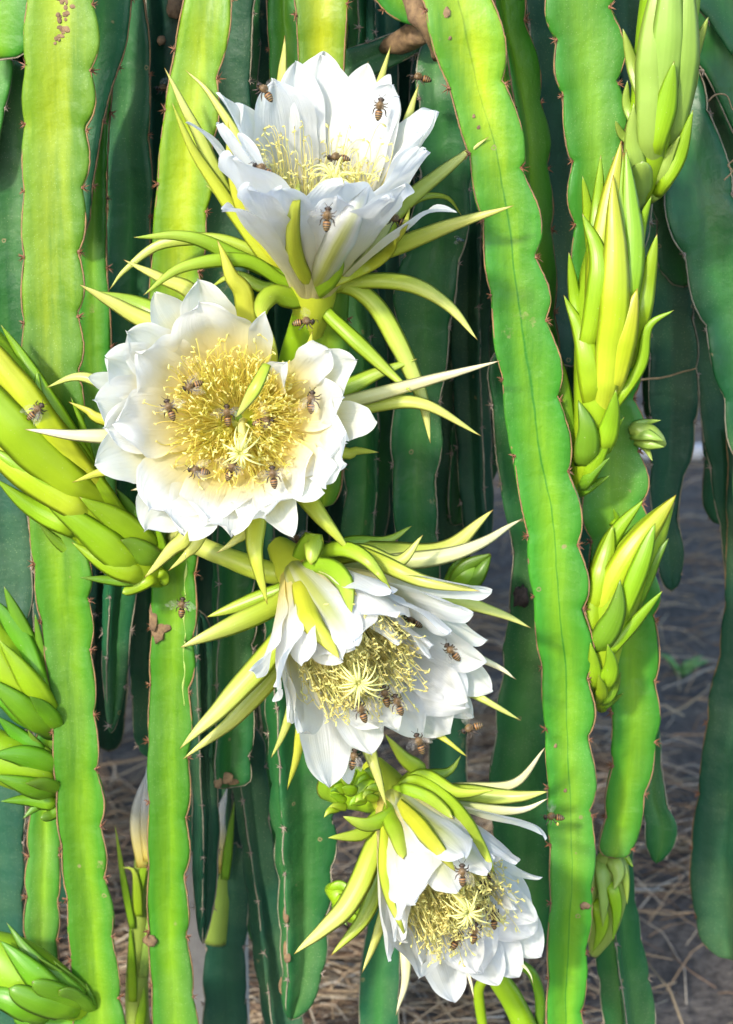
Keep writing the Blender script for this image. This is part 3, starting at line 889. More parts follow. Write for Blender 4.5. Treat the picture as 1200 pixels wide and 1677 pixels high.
# next rows
B = Bag()
for i in range(420):
    row = rnd.choice((1.15, 1.3, 1.6, 2.1, 2.9, 3.8, 5.4, 5.8))
    x = rnd.uniform(-1.6, 1.1) * (1 + row * .35)
    y = row + rnd.uniform(-.15, .15)
    lim = P(0, 690, y).z
    zlo = max(.02, lim) + rnd.uniform(0, .16)
    if x < .12 + row * .02 and row < 3:
        zlo = max(.02, P(0, rnd.uniform(840, 1180), y).z)
    p0 = Vector((x, y, max(1.75, zlo + .5) + rnd.uniform(-.2, .3))); p2 = Vector((x + rnd.uniform(-.15, .15), y, zlo))
    rawstem(p0, (p0 + p2) / 2 + Vector((rnd.uniform(-.08, .08), rnd.uniform(-.1, .02), 0)), p2, rnd.uniform(.03, .045), 900 + i)
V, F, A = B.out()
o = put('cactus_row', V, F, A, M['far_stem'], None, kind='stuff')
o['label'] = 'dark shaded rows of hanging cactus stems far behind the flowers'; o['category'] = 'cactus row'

# trellis: concrete post with rails
M['concrete'] = simple('weathered concrete', (0.42, 0.40, 0.38), 0.9, (0.26, 0.25, 0.24), 30, .003)
tr = thing('trellis_post', tuple(P(352, 1500, .42)), 'pale grey concrete trellis post behind the lower stems', 'post')
tr.location.z = 0
px_, py_ = tr.location.x, tr.location.y
def boxv(cx, cy, cz, sx, sy, sz, bev=.006):
    v, f = [], []
    for (dz, k) in ((-sz, 1 - bev / sx), (-sz + bev, 1), (sz - bev, 1), (sz, 1 - bev / sx)):
        for a, b_ in ((-1, -1), (1, -1), (1, 1), (-1, 1)):
            v.append((cx + a * sx * k, cy + b_ * sy * k, cz + dz))
    f = grid_faces(4, 4, True) + [(3, 2, 1, 0), (12, 13, 14, 15)]
    return v, f
v, f = boxv(px_, py_, .80, .035, .035, .82)
put('shaft', v, f, None, M['concrete'], tr, smooth=False)
v, f = boxv(px_, py_, 1.66, 1.6, .035, .035)
put('rail', v, f, None, M['concrete'], tr, smooth=False)
v, f = boxv(px_, py_ - .19, 1.70, .03, .42, .03)
put('cross_arm', v, f, None, M['concrete'], tr, smooth=False)

# irrigation pipe
M['pipe'] = simple('pale plastic pipe', (0.55, 0.57, 0.62), 0.5, (0.42, 0.43, 0.47), 12)
C = np.array([(x, 4.3 + .03 * math.sin(x * 2), gz(x, 4.3) * .2 + .045) for x in np.linspace(-.5, 3, 30)])
V, F, A = tube(C, .03, 12)
o = put('irrigation_pipe', V, F, A, M['pipe'])
o['label'] = 'pale grey irrigation pipe lying on the soil far behind the stems'; o['category'] = 'pipe'

# ------------------------------------------------------------------ flowers
def cam2w(v):
    r = RGT * v[0] + UPV * v[1] - FWD * v[2]
    return r.normalized()

def bez(p0, p1, p2, p3, n):
    t = np.linspace(0, 1, n)[:, None]
    return (1 - t) ** 3 * p0 + 3 * (1 - t) ** 2 * t * p1 + 3 * (1 - t) * t * t * p2 + t ** 3 * p3

def petal_geom(Bp, ax, tipw, W, seed, rb=.016, bulge=.05, cup=.35, curl=0.0, ripple=1.0, p1z=.40, p1r=.78, blunt=False):
    """petal from throat point Bp along axis ax to the world point tipw, half width W"""
    rnd = random.Random(seed)
    Bp, ax, tip = np.array(Bp), np.array(ax), np.array(tipw)
    rel = tip - Bp
    L = rel.dot(ax)
    rv = rel - ax * L
    Rt = np.linalg.norm(rv)
    rad = rv / (Rt + 1e-9)
    lat = np.cross(ax, rad)
    rm = max(.55 * Rt, bulge)
    p0 = Bp + rad * rb
    p1 = Bp + ax * L * p1z + rad * rm * p1r
    p2 = Bp + ax * L * .84 + rad * (Rt * .80 + .2 * rm)
    n, mcol = 26, 13
    C = bez(p0, p1, p2, tip, n)
    t = 1 - (1 - np.linspace(0, 1, n)) ** 1.6
    t_ = t[:, None]
    C = (1 - t_) ** 3 * p0 + 3 * (1 - t_) ** 2 * t_ * p1 + 3 * (1 - t_) * t_ * t_ * p2 + t_ ** 3 * tip
    T = nrm(np.gradient(C, axis=0))
    nin = np.cross(lat[None, :], T)
    flip = np.sign((nin * -rad).sum(1))
    nin = nin * np.where(flip == 0, 1, flip)[:, None] if abs(flip.sum()) == n else nin * np.sign(flip.sum() or 1)
    # width: narrow claw, broad above the middle, small drawn-out point
    wd = (.30 + .70 * np.sin(np.clip(t / .70, 0, 1) * math.pi / 2) ** 1.3)
    edge = np.clip((t - .66) / .34, 0, 1)
    wd = wd * np.clip(1 - edge ** 1.75 * .98, 0, 1) ** .8
    if blunt:
        wd = (.30 + .70 * np.sin(np.clip(t / .70, 0, 1) * math.pi / 2) ** 1.3) * np.sqrt(np.clip(1 - edge ** 3.2 * .985, 0, 1))
    wd = np.maximum(wd, .012)
    x = np.linspace(-1, 1, mcol)
    asym = rnd.uniform(-.12, .12)
    V = np.zeros((n, mcol, 3))
    ph = rnd.uniform(0, 9)
    for i in range(n):
        for j in range(mcol):
            xx = x[j]
            # torn, uneven margin in the upper half
            ed = 1 + (.10 * noise.noise(Vector((t[i] * 9 + seed, xx * 2, ph)))) * (abs(xx) ** 2) * min(1, t[i] * 2) * ripple
            wv = W * wd[i] * ed
            side = xx * wv + asym * wv * (1 - xx * xx) * t[i]
            dep = cup * wv * (xx * xx) * (1 - .45 * t[i])
            dep += W * .16 * ripple * noise.noise(Vector((xx * 1.6 + ph, t[i] * 3.2, seed))) * min(1, 1.5 * t[i])
            dep += W * .12 * ripple * abs(xx) ** 3 * math.sin(t[i] * 17 + ph + (2 if xx > 0 else 0)) * t[i]
            dep -= W * .10 * math.exp(-(xx / .16) ** 2) * t[i]          # midrib crease
            dep -= curl * max(0, t[i] - .7) ** 2 * 9 * W
            V[i, j] = C[i] + lat * side + nin[i] * dep
    V = V.reshape(-1, 3)
    F = grid_faces(n, mcol, False)
    A = np.stack([np.repeat(t, mcol), np.tile(1 - np.abs(x), n), np.tile(x, n), np.ones(n * mcol)], 1)
    return V, F, A

def plane_hit(px, py, Bp, ax, L):
    d = ray(px, py)
    k = ((Bp + ax * L) - CAM).dot(ax) / d.dot(ax)
    return CAM + d * k

def sepal(root, base, pts, dys, W, mat='sepal', prof='sepal', seed=0, cup=.5, roll=None, name='sepal', Yb=None, hit=True, snap=None, back=False):
    """pts in photo px from the base outward; dys depth offsets from the base depth"""
    b_ = base
    pl = ([b_[:2]] if b_[2] else []) + list(pts)
    n = len(pl)
    if np.isscalar(dys):
        ys = [b_[3] + dys * (i / (n - 1)) ** 1.2 for i in range(n)]
    else:
        ys = [b_[3] + d for d in dys]
        if len(ys) < n:
            ys = [b_[3]] + ys
    Lp = sum(math.hypot(pl[i + 1][0] - pl[i][0], pl[i + 1][1] - pl[i][1]) for i in range(n - 1))
    C, s = path3(pl, max(14, int(Lp / 9)), ys)
    if snap is not None:            # lie on the back of the petals
        yy = s[:, 2].copy()
        for i in range(len(s)):
            if back:
                p2 = P(s[i, 0], s[i, 1], .4)
                h = snap.ray_cast(p2, (CAM - p2).normalized())
                if h[0] is not None and i > 1:
                    yy[i] = max(yy[i], h[0].y + .005)
                continue
            d = ray(s[i, 0], s[i, 1]).normalized()
            h = snap.ray_cast(CAM, d)
            if h[0] is not None and i > 1:
                yy[i] = h[0].y - .0035
        for _ in range(4):
            y2 = yy.copy(); y2[1:-1] = (yy[:-2] + yy[1:-1] + yy[2:]) / 3; yy = y2 if back else np.minimum(y2, yy + .002)
        C = np.array([P(a, c_, d_) for (a, c_, _), d_ in zip(s, yy)])
    rnd = random.Random(seed * 7 + int(pts[-1][0]))
    rl = rnd.uniform(-.35, .35) if roll is None else roll
    V, F, A = blade(C, W * mpp(b_[3]), .30, prof, rl, cup, keel=.05)
    V = wob(V, W * mpp(b_[3]) * .07, 40, seed)
    return put(name, V, F, A, M[mat], root, hit=hit)

def flower(label, base, Yb, axc, L, petals, sepals, pm, fill=12, fillr=.9, stam=None, stig=None, tubes=None, seed=0, rb=.016, bulge=.05, p1=(.40, .78), gap=None):
    ax = cam2w(axc)
    Bp = P(base[0], base[1], Yb)
    root = thing('cactus_flower', tuple(Bp), label, 'flower', 'open white cactus flowers')
    rnd = random.Random(seed)
    sc_ = mpp(Yb)
    # throat cup joining the petals
    e1 = ax.orthogonal().normalized(); e2 = ax.cross(e1)
    nn = 16
    V = []
    prof = [(-.040, .010), (-.022, .0150), (-.004, .0185), (.010, .0195), (.012, .0165), (.002, .012), (-.006, .004)]
    for (z, r) in prof:
        for j in range(nn):
            a = j * 2 * math.pi / nn
            V.append(tuple(Bp + ax * z + (e1 * math.cos(a) + e2 * math.sin(a)) * r * (1 + .05 * math.sin(5 * a))))
    A = np.stack([np.full(len(V), .3), np.full(len(V), .8), np.zeros(len(V)), np.ones(len(V))], 1)
    put('receptacle', V[:4 * nn], grid_faces(4, nn, True), A[:4 * nn], M['sepal_yellow'], root)
    A[:, 0] = .05
    V[-nn:] = [tuple(Bp - ax * .010)] * nn
    put('throat', V[3 * nn:], grid_faces(4, nn, True), A[3 * nn:], M[pm], root)
    if tubes:
        pts, dys, ws, m_ = tubes
        C, s = path3(pts, 24, [Yb + d for d in dys])
        rr = np.interp(np.linspace(0, 1, 24), np.linspace(0, 1, len(ws)), ws) * sc_
        V, F, A = tube(C, rr, 14)
        put('flower_tube', wob(V, .0012, 45), F, A, M[m_], root, hit=True)
    # named petals
    h0, f0 = len(HITV), len(HITF)
    ang = []
    i = 0
    for (tx, ty, lf, W, *opt) in petals:
        i += 1
        o_ = opt[0] if opt else {}
        tip = plane_hit(tx, ty, Bp, ax, L * lf)
        rel = tip - Bp; rv = rel - ax * rel.dot(ax)
        ang.append((math.atan2(rv.dot(e2), rv.dot(e1)), rv.length))
        V, F, A = petal_geom(Bp + ax * .002 * (i % 3), ax, tip, W * sc_, seed * 50 + i, rb + .0015 * (i % 3), o_.get('bulge', bulge), o_.get('cup', .34), o_.get('curl', rnd.uniform(0, .25)), ripple=o_.get('rip', 1.0), blunt=o_.get('blunt', False), p1z=p1[0], p1r=p1[1])
        put('petal', V, F, A, M[o_.get('m', pm)], root, hit=True)
    # inner whorl
    if gap is not None:
        gv = plane_hit(gap[0], gap[1], Bp, ax, L) - Bp
        gap_a = math.atan2(gv.dot(e2), gv.dot(e1))
    ang.sort()
    aa = np.array([a[0] for a in ang]); rr = np.array([a[1] for a in ang])
    aa = np.concatenate([aa - 2 * math.pi, aa, aa + 2 * math.pi]); rr = np.tile(rr, 3)
    for k in range(fill):
        a = -math.pi + (k + rnd.uniform(.2, .8)) * 2 * math.pi / fill
        if gap is not None and abs((a - gap_a + math.pi) % (2 * math.pi) - math.pi) < .5:
            continue
        r = np.interp(a, aa, rr) * fillr * rnd.uniform(.95, 1.0)
        tip = Bp + ax * L * rnd.uniform(.93, 1.0) + (e1 * math.cos(a) + e2 * math.sin(a)) * r
        V, F, A = petal_geom(Bp, ax, tip, rnd.uniform(56, 68) * sc_, seed * 50 + 30 + k, rb - .002, bulge, .3, rnd.uniform(0, .2), p1z=p1[0], p1r=p1[1])
        put('petal', V, F, A, M[pm], root, hit=True)
    fb = BVHTree.FromPolygons(HITV[h0:], [tuple(i_ - h0 for i_ in f_) for f_ in HITF[f0:]])
    for k, (pts, dy, W, *mm) in enumerate(sepals):
        m_ = mm[0] if mm else 'sepal'
        pf = mm[1] if len(mm) > 1 else 'sepal'
        fromb = not (len(mm) > 2 and mm[2] == 0)
        sepal(root, (base[0], base[1], fromb, Yb + .004), pts, dy, W * 1.25, m_, pf, seed * 40 + k, snap=(fb if (seed == 2 and fromb) or (len(mm) > 2 and mm[2] in ('f', 'b')) else None), back=(seed == 2) or (len(mm) > 2 and mm[2] == 'b'))
    # stamens
    if stam:
        B = Bag(); B2 = Bag()
        n, r0, r1, za, zb, bias, bdir, smat = stam
        bd = cam2w(bdir); bd = (bd - ax * bd.dot(ax)).normalized()
        for k in range(n):
            a = rnd.uniform(0, 2 * math.pi)
            d = e1 * math.cos(a) + e2 * math.sin(a)
            dd = (d + bd * bias * rnd.uniform(.3, 1)).normalized()
            s0 = Bp + ax * L * rnd.uniform(.10, .30) + d * rnd.uniform(.010, .020)
            rf = rnd.uniform(0, 1) ** .6
            rr_ = r0 + (r1 - r0) * rf
            s3 = Bp + ax * L * rnd.uniform(za, zb) + dd * rr_ + Vector((rnd.gauss(0, .004), rnd.gauss(0, .004), rnd.gauss(0, .004)))
            s1 = Bp + ax * L * .45 + d * (.018 + .5 * rr_) + Vector((rnd.gauss(0, .006), rnd.gauss(0, .006), rnd.gauss(0, .006)))
            s2 = s3 + ax * rnd.uniform(-.006, .018) * 1 - dd * rnd.uniform(-.004, .012) + Vector((rnd.gauss(0, .006), rnd.gauss(0, .006), rnd.gauss(0, .006)))
            C = bez(np.array(s0), np.array(s1), np.array(s2), np.array(s3), 9)
            V, F, A = tube(C, .00034, 3, False)
            B.add(V, F, A)
            # anther
            q = (Vector((rnd.gauss(0, 1), rnd.gauss(0, 1), rnd.gauss(0, 1))) + dd * .8).normalized() * .0021
            c = np.array([np.array(s3) - np.array(q), np.array(s3) - np.array(q) * .5, np.array(s3) + np.array(q) * .6, np.array(s3) + np.array(q)])
            V, F, A = tube(c, np.array([.0003, .00075, .0007, .00025]), 5)
            B2.add(V, F, A)
        V, F, A = B.out(); sf = put('stamen_filaments', V, F, A, M[smat], root, kind='stuff')
        V, F, A = B2.out(); put('anthers', V, F, A, M['stamen_pale'], sf, kind='stuff', org=root)
    if stig:
        (sx, sy, lf, lob, ln, sdir) = stig
        S = plane_hit(sx, sy, Bp, ax, L * lf)
        sdw = cam2w(sdir)
        C = bez(np.array(Bp), np.array(Bp + ax * L * .35), np.array(S - sdw * .03), np.array(S), 14)
        V, F, A = tube(C, np.linspace(.0030, .0036, 14), 8)
        sty = put('style', V, F, A, M['stigma'], root)
        f1 = sdw.orthogonal().normalized(); f2 = sdw.cross(f1)
        sg = None
        for k in range(lob):
            a = k * 2 * math.pi / lob + rnd.uniform(-.12, .12)
            d = f1 * math.cos(a) + f2 * math.sin(a)
            l_ = ln * rnd.uniform(.6, 1.15)
            up = rnd.uniform(.35, .95)
            C = bez(np.array(S + d * .002), np.array(S + sdw * l_ * up * .8 + d * l_ * .25), np.array(S + sdw * l_ * up * .7 + d * l_ * .7), np.array(S + d * l_ * 1.0 + sdw * l_ * rnd.uniform(-.5, .3) + Vector((rnd.gauss(0, .004), rnd.gauss(0, .003), rnd.gauss(0, .004)))), 10)
            V, F, A = tube(C, np.array([.0009, .0009, .0009, .0009, .0008, .0008, .0007, .0006, .0004, .0002]), 6)
            put('stigma_lobe', V, F, A, M['stigma'], sty, org=root)
    return root

BL = {'blunt': True, 'rip': 1.7}
SY, SG, SP, SS = 'sepal_yellow', 'sepal_green', 'sepal_pale', 'sepal'
# --- flower opening upwards at the top
flower('white flower opening upward like a cup, topmost of the four', (512, 478), -.015, (.06, .80, .60), .165,
    [(530, 84, 1.0, 44), (487, 102, 1.0, 42), (450, 130, .98, 36), (381, 150, 1.02, 34, {'curl': .9}), (330, 190, .98, 26, {'curl': 1.2}), (601, 104, 1.0, 40), (634, 122, 1.0, 34), (645, 158, .97, 36),
     (715, 182, .98, 42), (698, 246, .95, 38), (725, 322, .80, 26, {'curl': 1.4}), (381, 318, .86, 30, {'curl': 1.2}), (464, 303, .92, 44), (552, 322, .86, 38), (636, 318, .9, 46), (410, 300, .92, 40), (662, 300, .95, 40),
     (400, 215, .95, 40), (680, 215, .93, 40)],
    [([(480, 400), (489, 290)], -.085, 13, SY, 'sepal', 'f'), ([(552, 400), (604, 303)], -.09, 21, 'petal_o', 'sepal', 'f'), ([(548, 440), (556, 395)], -.075, 17, SG, 'scale', 'f'),
     ([(618, 427), (656, 383), (672, 338)], -.06, 10, SY, 'sepal', 'f'), ([(600, 425), (667, 397), (750, 365), (841, 337)], -.045, 13, SS), ([(610, 405), (650, 345), (717, 287), (800, 224)], -.005, 14, SS),
     ([(610, 400), (673, 332), (728, 322), (757, 355)], .03, 8, SG), ([(575, 462), (662, 463), (728, 495), (783, 557)], -.03, 13, SS), ([(565, 468), (612, 497), (655, 570), (690, 650), (705, 726)], -.03, 15, SS),
     ([(535, 512), (570, 547), (640, 612), (674, 642)], -.045, 12, SG), ([(458, 440), (385, 345), (330, 232), (269, 111)], -.01, 12, SS), ([(455, 448), (365, 320), (312, 238), (282, 168)], -.025, 11, SY),
     ([(455, 430), (396, 340), (377, 260), (373, 196)], -.03, 11, SY), ([(440, 380), (400, 250), (345, 157), (303, 114)], .03, 10, SS), ([(440, 420), (385, 345), (337, 303)], -.01, 10, SG),
     ([(470, 458), (385, 420), (310, 388), (219, 389)], -.04, 12, SG), ([(450, 430), (360, 393), (265, 400), (207, 440), (179, 475)], .005, 10, SS), ([(465, 462), (400, 427), (300, 437), (235, 484)], -.055, 11, SG),
     ([(470, 470), (430, 470), (385, 450), (345, 470)], .02, 10, SG), ([(485, 490), (448, 482), (430, 500), (428, 526)], -.075, 14, SG, 'blunt'),
     ([(480, 420), (462, 200), (466, 58)], [-.0, .02, .055, .085], 16, SS), ([(560, 380), (600, 200), (602, 100)], [0, .02, .05, .08], 12, SS), ([(560, 380), (610, 180), (640, 74)], [0, .02, .05, .075], 13, SS),
     ([(580, 400), (655, 230), (686, 138)], [0, .01, .03, .045], 14, SS), ([(600, 420), (672, 280), (692, 200)], [0, -.01, -.01, -.01], 9, SP)],
    'petal_a', 9, .97, (330, .02, .055, .42, .80, .4, (0, 0, 1), 'stamen_pale'), (548, 297, .66, 22, .024, (.0, .75, .66)),
    ([(505, 490), (492, 545), (478, 620), (500, 690)], (0, .012, .03, .06), (18, 24, 27, 25), 'bud'), 1)
# --- flower facing the viewer
flower('wide open white flower with deep yellow throat full of bees, facing outward', (400, 690), -.035, (-.12, .05, .99), .085,
    [(324, 466, 1.0, 44), (256, 484, .98, 34), (428, 524, 1.04, 22, {'curl': .8}), (174, 586, 1.0, 50), (146, 618, .92, 20), (160, 655, 1.0, 50), (160, 757, .98, 50), (239, 864, .95, 50), (306, 868, 1.03, 52, BL),
     (375, 866, 1.05, 52, BL), (430, 842, 1.0, 44, BL), (470, 864, .92, 30, {'curl': .8}), (560, 755, 1.0, 48, BL), (528, 797, 1.02, 46, BL), (613, 690, .93, 32), (574, 592, .98, 42), (534, 577, 1.0, 32, BL), (452, 606, 1.05, 26, {'curl': 1.0}),
     (210, 545, .97, 46), (172, 700, .95, 46), (560, 650, .98, 44)],
    [([(560, 660), (690, 626), (820, 591)], [-.02, -.02, -.03], 11, SP), ([(556, 640), (620, 610), (683, 587)], [-.0, 0, 0], 16, SG), ([(590, 665), (690, 661), (789, 714)], [-.01, -.02, -.02], 13, SS),
     ([(553, 740), (585, 738), (621, 741)], [-.02, -.02, -.03], 13, SY), ([(437, 605), (442, 565), (437, 527)], [-.02, -.03, -.02], 15, SY), ([(500, 610), (506, 572), (511, 542)], [-.02, -.03, -.02], 13, SY),
     ([(210, 640), (130, 617), (75, 635)], [-.03, -.03, -.02], 13, SS), ([(190, 690), (140, 671), (112, 658)], [-.02, -.02, -.02], 14, SY), ([(230, 712), (130, 713), (40, 703)], [-.05, -.06, -.06], 13, SP),
     ([(240, 765), (175, 771), (118, 790)], [-.04, -.04, -.03], 14, SY), ([(260, 796), (236, 798), (214, 803)], [-.03, -.03, -.03], 11, SP), ([(315, 862), (280, 900), (235, 947)], [-.03, -.03, -.02], 17, SS),
     ([(333, 868), (303, 910), (275, 936)], [-.04, -.04, -.03], 12, SS), ([(402, 855), (385, 885), (354, 906)], [-.04, -.05, -.05], 13, SS), ([(418, 835), (418, 910), (438, 990)], [-.04, -.06, -.06], 16, SY),
     ([(490, 800), (528, 850), (576, 906)], [-.04, -.06, -.06], 16, SY), ([(402, 500), (378, 450), (356, 394)], [-.01, -.02, -.02], 18, SY), ([(330, 500), (262, 455), (202, 426)], [.0, .0, .0], 15, SS),
     ([(290, 560), (205, 508), (130, 466)], [-.01, -.01, -.02], 17, SS), ([(300, 548), (225, 500), (150, 478)], [.0, .01, .0], 22, SG), ([(437, 597), (415, 640), (386, 684)], [-.100, -.112, -.100], 10, SS, 'sepal', 0)],
    'petal_b', 9, .86, (620, .018, .060, .15, .85, .2, (.5, 0, 0), 'stamen'), (394, 742, 1.0, 20, .017, (-.1, -.15, .98)),
    ([(402, 692), (420, 700), (460, 720), (520, 760)], (.0, .04, .07, .09), (16, 20, 22, 22), 'bud'), 2, p1=(.30, 1.0), gap=(452, 600))
# --- drooping flower under it
OUT = {'m': 'petal_o'}
flower('drooping white flower on a long pale tube, bees on its starry stigma', (488, 938), -.035, (.44, -.53, .72), .155,
    [(562, 1082, 1.0, 44, {'m': 'petal_o', 'bulge': .062}), (585, 1060, 1.02, 36, {'m': 'petal_o', 'bulge': .066}), (652, 1058, .98, 32, OUT), (640, 975, .86, 40), (803, 972, .96, 32), (737, 1036, 1.05, 44), (705, 1078, 1.05, 40), (792, 1053, 1.0, 36),
     (805, 1132, 1.0, 44), (763, 1150, 1.0, 40), (787, 1090, 1.02, 42), (735, 1200, .96, 60), (648, 1190, 1.04, 42), (610, 1232, 1.0, 48), (542, 1286, .93, 52), (572, 1283, .90, 30), (438, 1104, .88, 40, {'curl': .8}), (508, 1085, .98, 34),
     (480, 1180, .9, 44), (690, 1205, .95, 42), (770, 1010, 1.0, 40), (775, 1175, .93, 36)],
    [([(505, 1010), (535, 1050), (556, 1079)], [-.075, -.115, -.125], 17, SY, 'sepal', 'f'), ([(530, 928), (565, 955), (576, 1003)], [-.055, -.085, -.105], 17, SG, 'sepal', 'f'), ([(545, 900), (595, 912), (640, 965)], [-.05, -.075, -.10], 13, SG, 'sepal', 'f'),
     ([(560, 900), (690, 950), (785, 968)], [-.03, -.085, -.11], 13, SS, 'sepal', 'f'), ([(459, 985), (385, 1022), (295, 1060)], [-.02, -.04, -.05], 17, SS), ([(467, 962), (410, 985), (338, 1011)], [-.01, -.01, -.01], 13, SG),
     ([(470, 1030), (385, 1135), (294, 1226)], [-.03, -.05, -.06], 20, SS), ([(475, 1060), (395, 1165), (300, 1243)], [-.02, -.03, -.035], 15, SS, 'sepal', 'b'), ([(485, 1120), (468, 1190), (443, 1242)], [-.02, -.02, -.01], 13, SS, 'sepal', 'b'),
     ([(500, 1130), (488, 1230), (470, 1294)], [-.03, -.03, -.02], 14, SY, 'sepal', 'b'), ([(590, 1190), (615, 1260), (634, 1325)], [-.04, -.06, -.06], 15, SS, 'sepal', 'b'), ([(600, 925), (750, 905), (856, 849)], [-.01, -.02, -.0], 14, SP),
     ([(560, 905), (715, 905), (808, 834)], [.0, -.0, .01], 20, SS), ([(560, 893), (630, 886), (674, 861)], [.0, .01, .02], 12, SG), ([(580, 905), (650, 920), (692, 876)], [-.03, -.05, -.05], 15, SS),
     ([(650, 960), (800, 998), (870, 1028)], [-.03, -.05, -.05], 14, SS, 'sepal', 'b'), ([(640, 1020), (800, 1085), (846, 1113)], [-.05, -.07, -.07], 11, SP, 'sepal', 'b'), ([(640, 1060), (800, 1150), (853, 1180)], [-.05, -.07, -.07], 12, SS, 'sepal', 'b'),
     ([(620, 1120), (735, 1216), (766, 1241)], [-.05, -.07, -.07], 11, SY, 'sepal', 'b'), ([(560, 1150), (568, 1240), (566, 1284)], [-.05, -.05, -.05], 8, SP, 'sepal', 'b'), ([(498, 905), (513, 885), (510, 925)], [-.02, -.045, -.06], 15, SG, 'blunt')],
    'petal_c', 7, .93, (900, .002, .048, .66, .98, .35, (-.6, -.3, .1), 'stamen_pale'), (587, 1118, 1.02, 22, .018, (.1, -.2, .97)),
    ([(488, 938), (450, 940), (390, 920), (310, 888), (285, 880)], (0, .005, .01, .035, .06), (20, 19, 18, 17, 16), 'sepal'), 3, bulge=.056)
# --- lowest flower
flower('lowest nodding white flower with striped back petals and scaly green base', (642, 1306), -.035, (.42, -.60, .68), .150,
    [(760, 1404, 1.0, 38, OUT), (750, 1463, 1.06, 34, OUT), (799, 1432, 1.05, 34, OUT), (846, 1415, 1.0, 40), (902, 1360, .85, 26, {'curl': -.8}), (868, 1450, .95, 26, {'curl': 1.0}), (838, 1492, 1.0, 30),
     (660, 1506, .98, 30), (684, 1482, 1.0, 34), (641, 1573, .90, 36), (697, 1574, .98, 42), (746, 1641, .97, 46), (817, 1613, 1.0, 44), (850, 1600, 1.0, 42), (886, 1567, .98, 50), (870, 1510, .98, 44), (780, 1590, 1.02, 42), (655, 1540, .93, 38)],
    [([(660, 1296), (700, 1310), (742, 1340)], [-.045, -.075, -.095], 15, SG, 'blunt', 'f'), ([(680, 1278), (740, 1320), (785, 1380), (812, 1434)], [-.02, -.06, -.095, -.125], 13, SG, 'sepal', 'f'), ([(690, 1270), (745, 1297), (808, 1295)], [-.02, -.05, -.07], 13, SG, 'sepal', 'f'),
     ([(665, 1330), (705, 1375), (746, 1428)], [-.055, -.09, -.115], 14, SY, 'sepal', 'f'), ([(640, 1340), (652, 1372), (660, 1407)], [-.055, -.08, -.085], 13, SG, 'blunt', 'f'), ([(630, 1360), (632, 1450), (667, 1541)], [-.03, -.07, -.10], 9, SY, 'sepal', 'f'),
     ([(619, 1372), (570, 1480), (481, 1563)], [-.03, -.06, -.07], 19, SS), ([(628, 1410), (597, 1500), (541, 1565)], [-.02, -.04, -.05], 16, SG, 'sepal', 'b'), ([(640, 1450), (618, 1530), (593, 1594)], [-.01, -.02, -.03], 13, SS, 'sepal', 'b'),
     ([(660, 1500), (664, 1600), (648, 1663)], [-.03, -.05, -.05], 13, SP, 'sepal', 'b'), ([(745, 1540), (768, 1600), (776, 1637)], [-.06, -.07, -.07], 9, SP, 'sepal', 'b'), ([(640, 1332), (602, 1350), (561, 1337)], [-.05, -.07, -.08], 14, SG),
     ([(615, 1340), (590, 1366), (537, 1372)], [-.02, -.035, -.05], 12, SG), ([(685, 1266), (660, 1240), (630, 1201)], [-.01, -.02, -.03], 17, SG, 'scale'), ([(690, 1275), (735, 1263), (755, 1238)], [.0, .01, .01], 14, SG, 'scale'),
     ([(740, 1292), (840, 1284), (893, 1224)], [-.01, -.035, -.045], 10, SP), ([(740, 1300), (840, 1305), (898, 1297)], [-.02, -.04, -.045], 16, SS), ([(760, 1322), (850, 1327), (898, 1307)], [-.03, -.055, -.06], 10, SP),
     ([(820, 1540), (865, 1590), (873, 1613)], [-.06, -.07, -.07], 7, SP, 'sepal', 'b')],
    'petal_c', 7, .93, (900, .002, .046, .66, .98, .35, (-.5, .1, .1), 'stamen_pale'), (765, 1492, 1.03, 22, .017, (.25, -.35, .9)),
    ([(642, 1306), (610, 1298), (575, 1290), (535, 1290)], (0, .012, .035, .06), (26, 38, 40, 24), 'bud'), 4, bulge=.054)

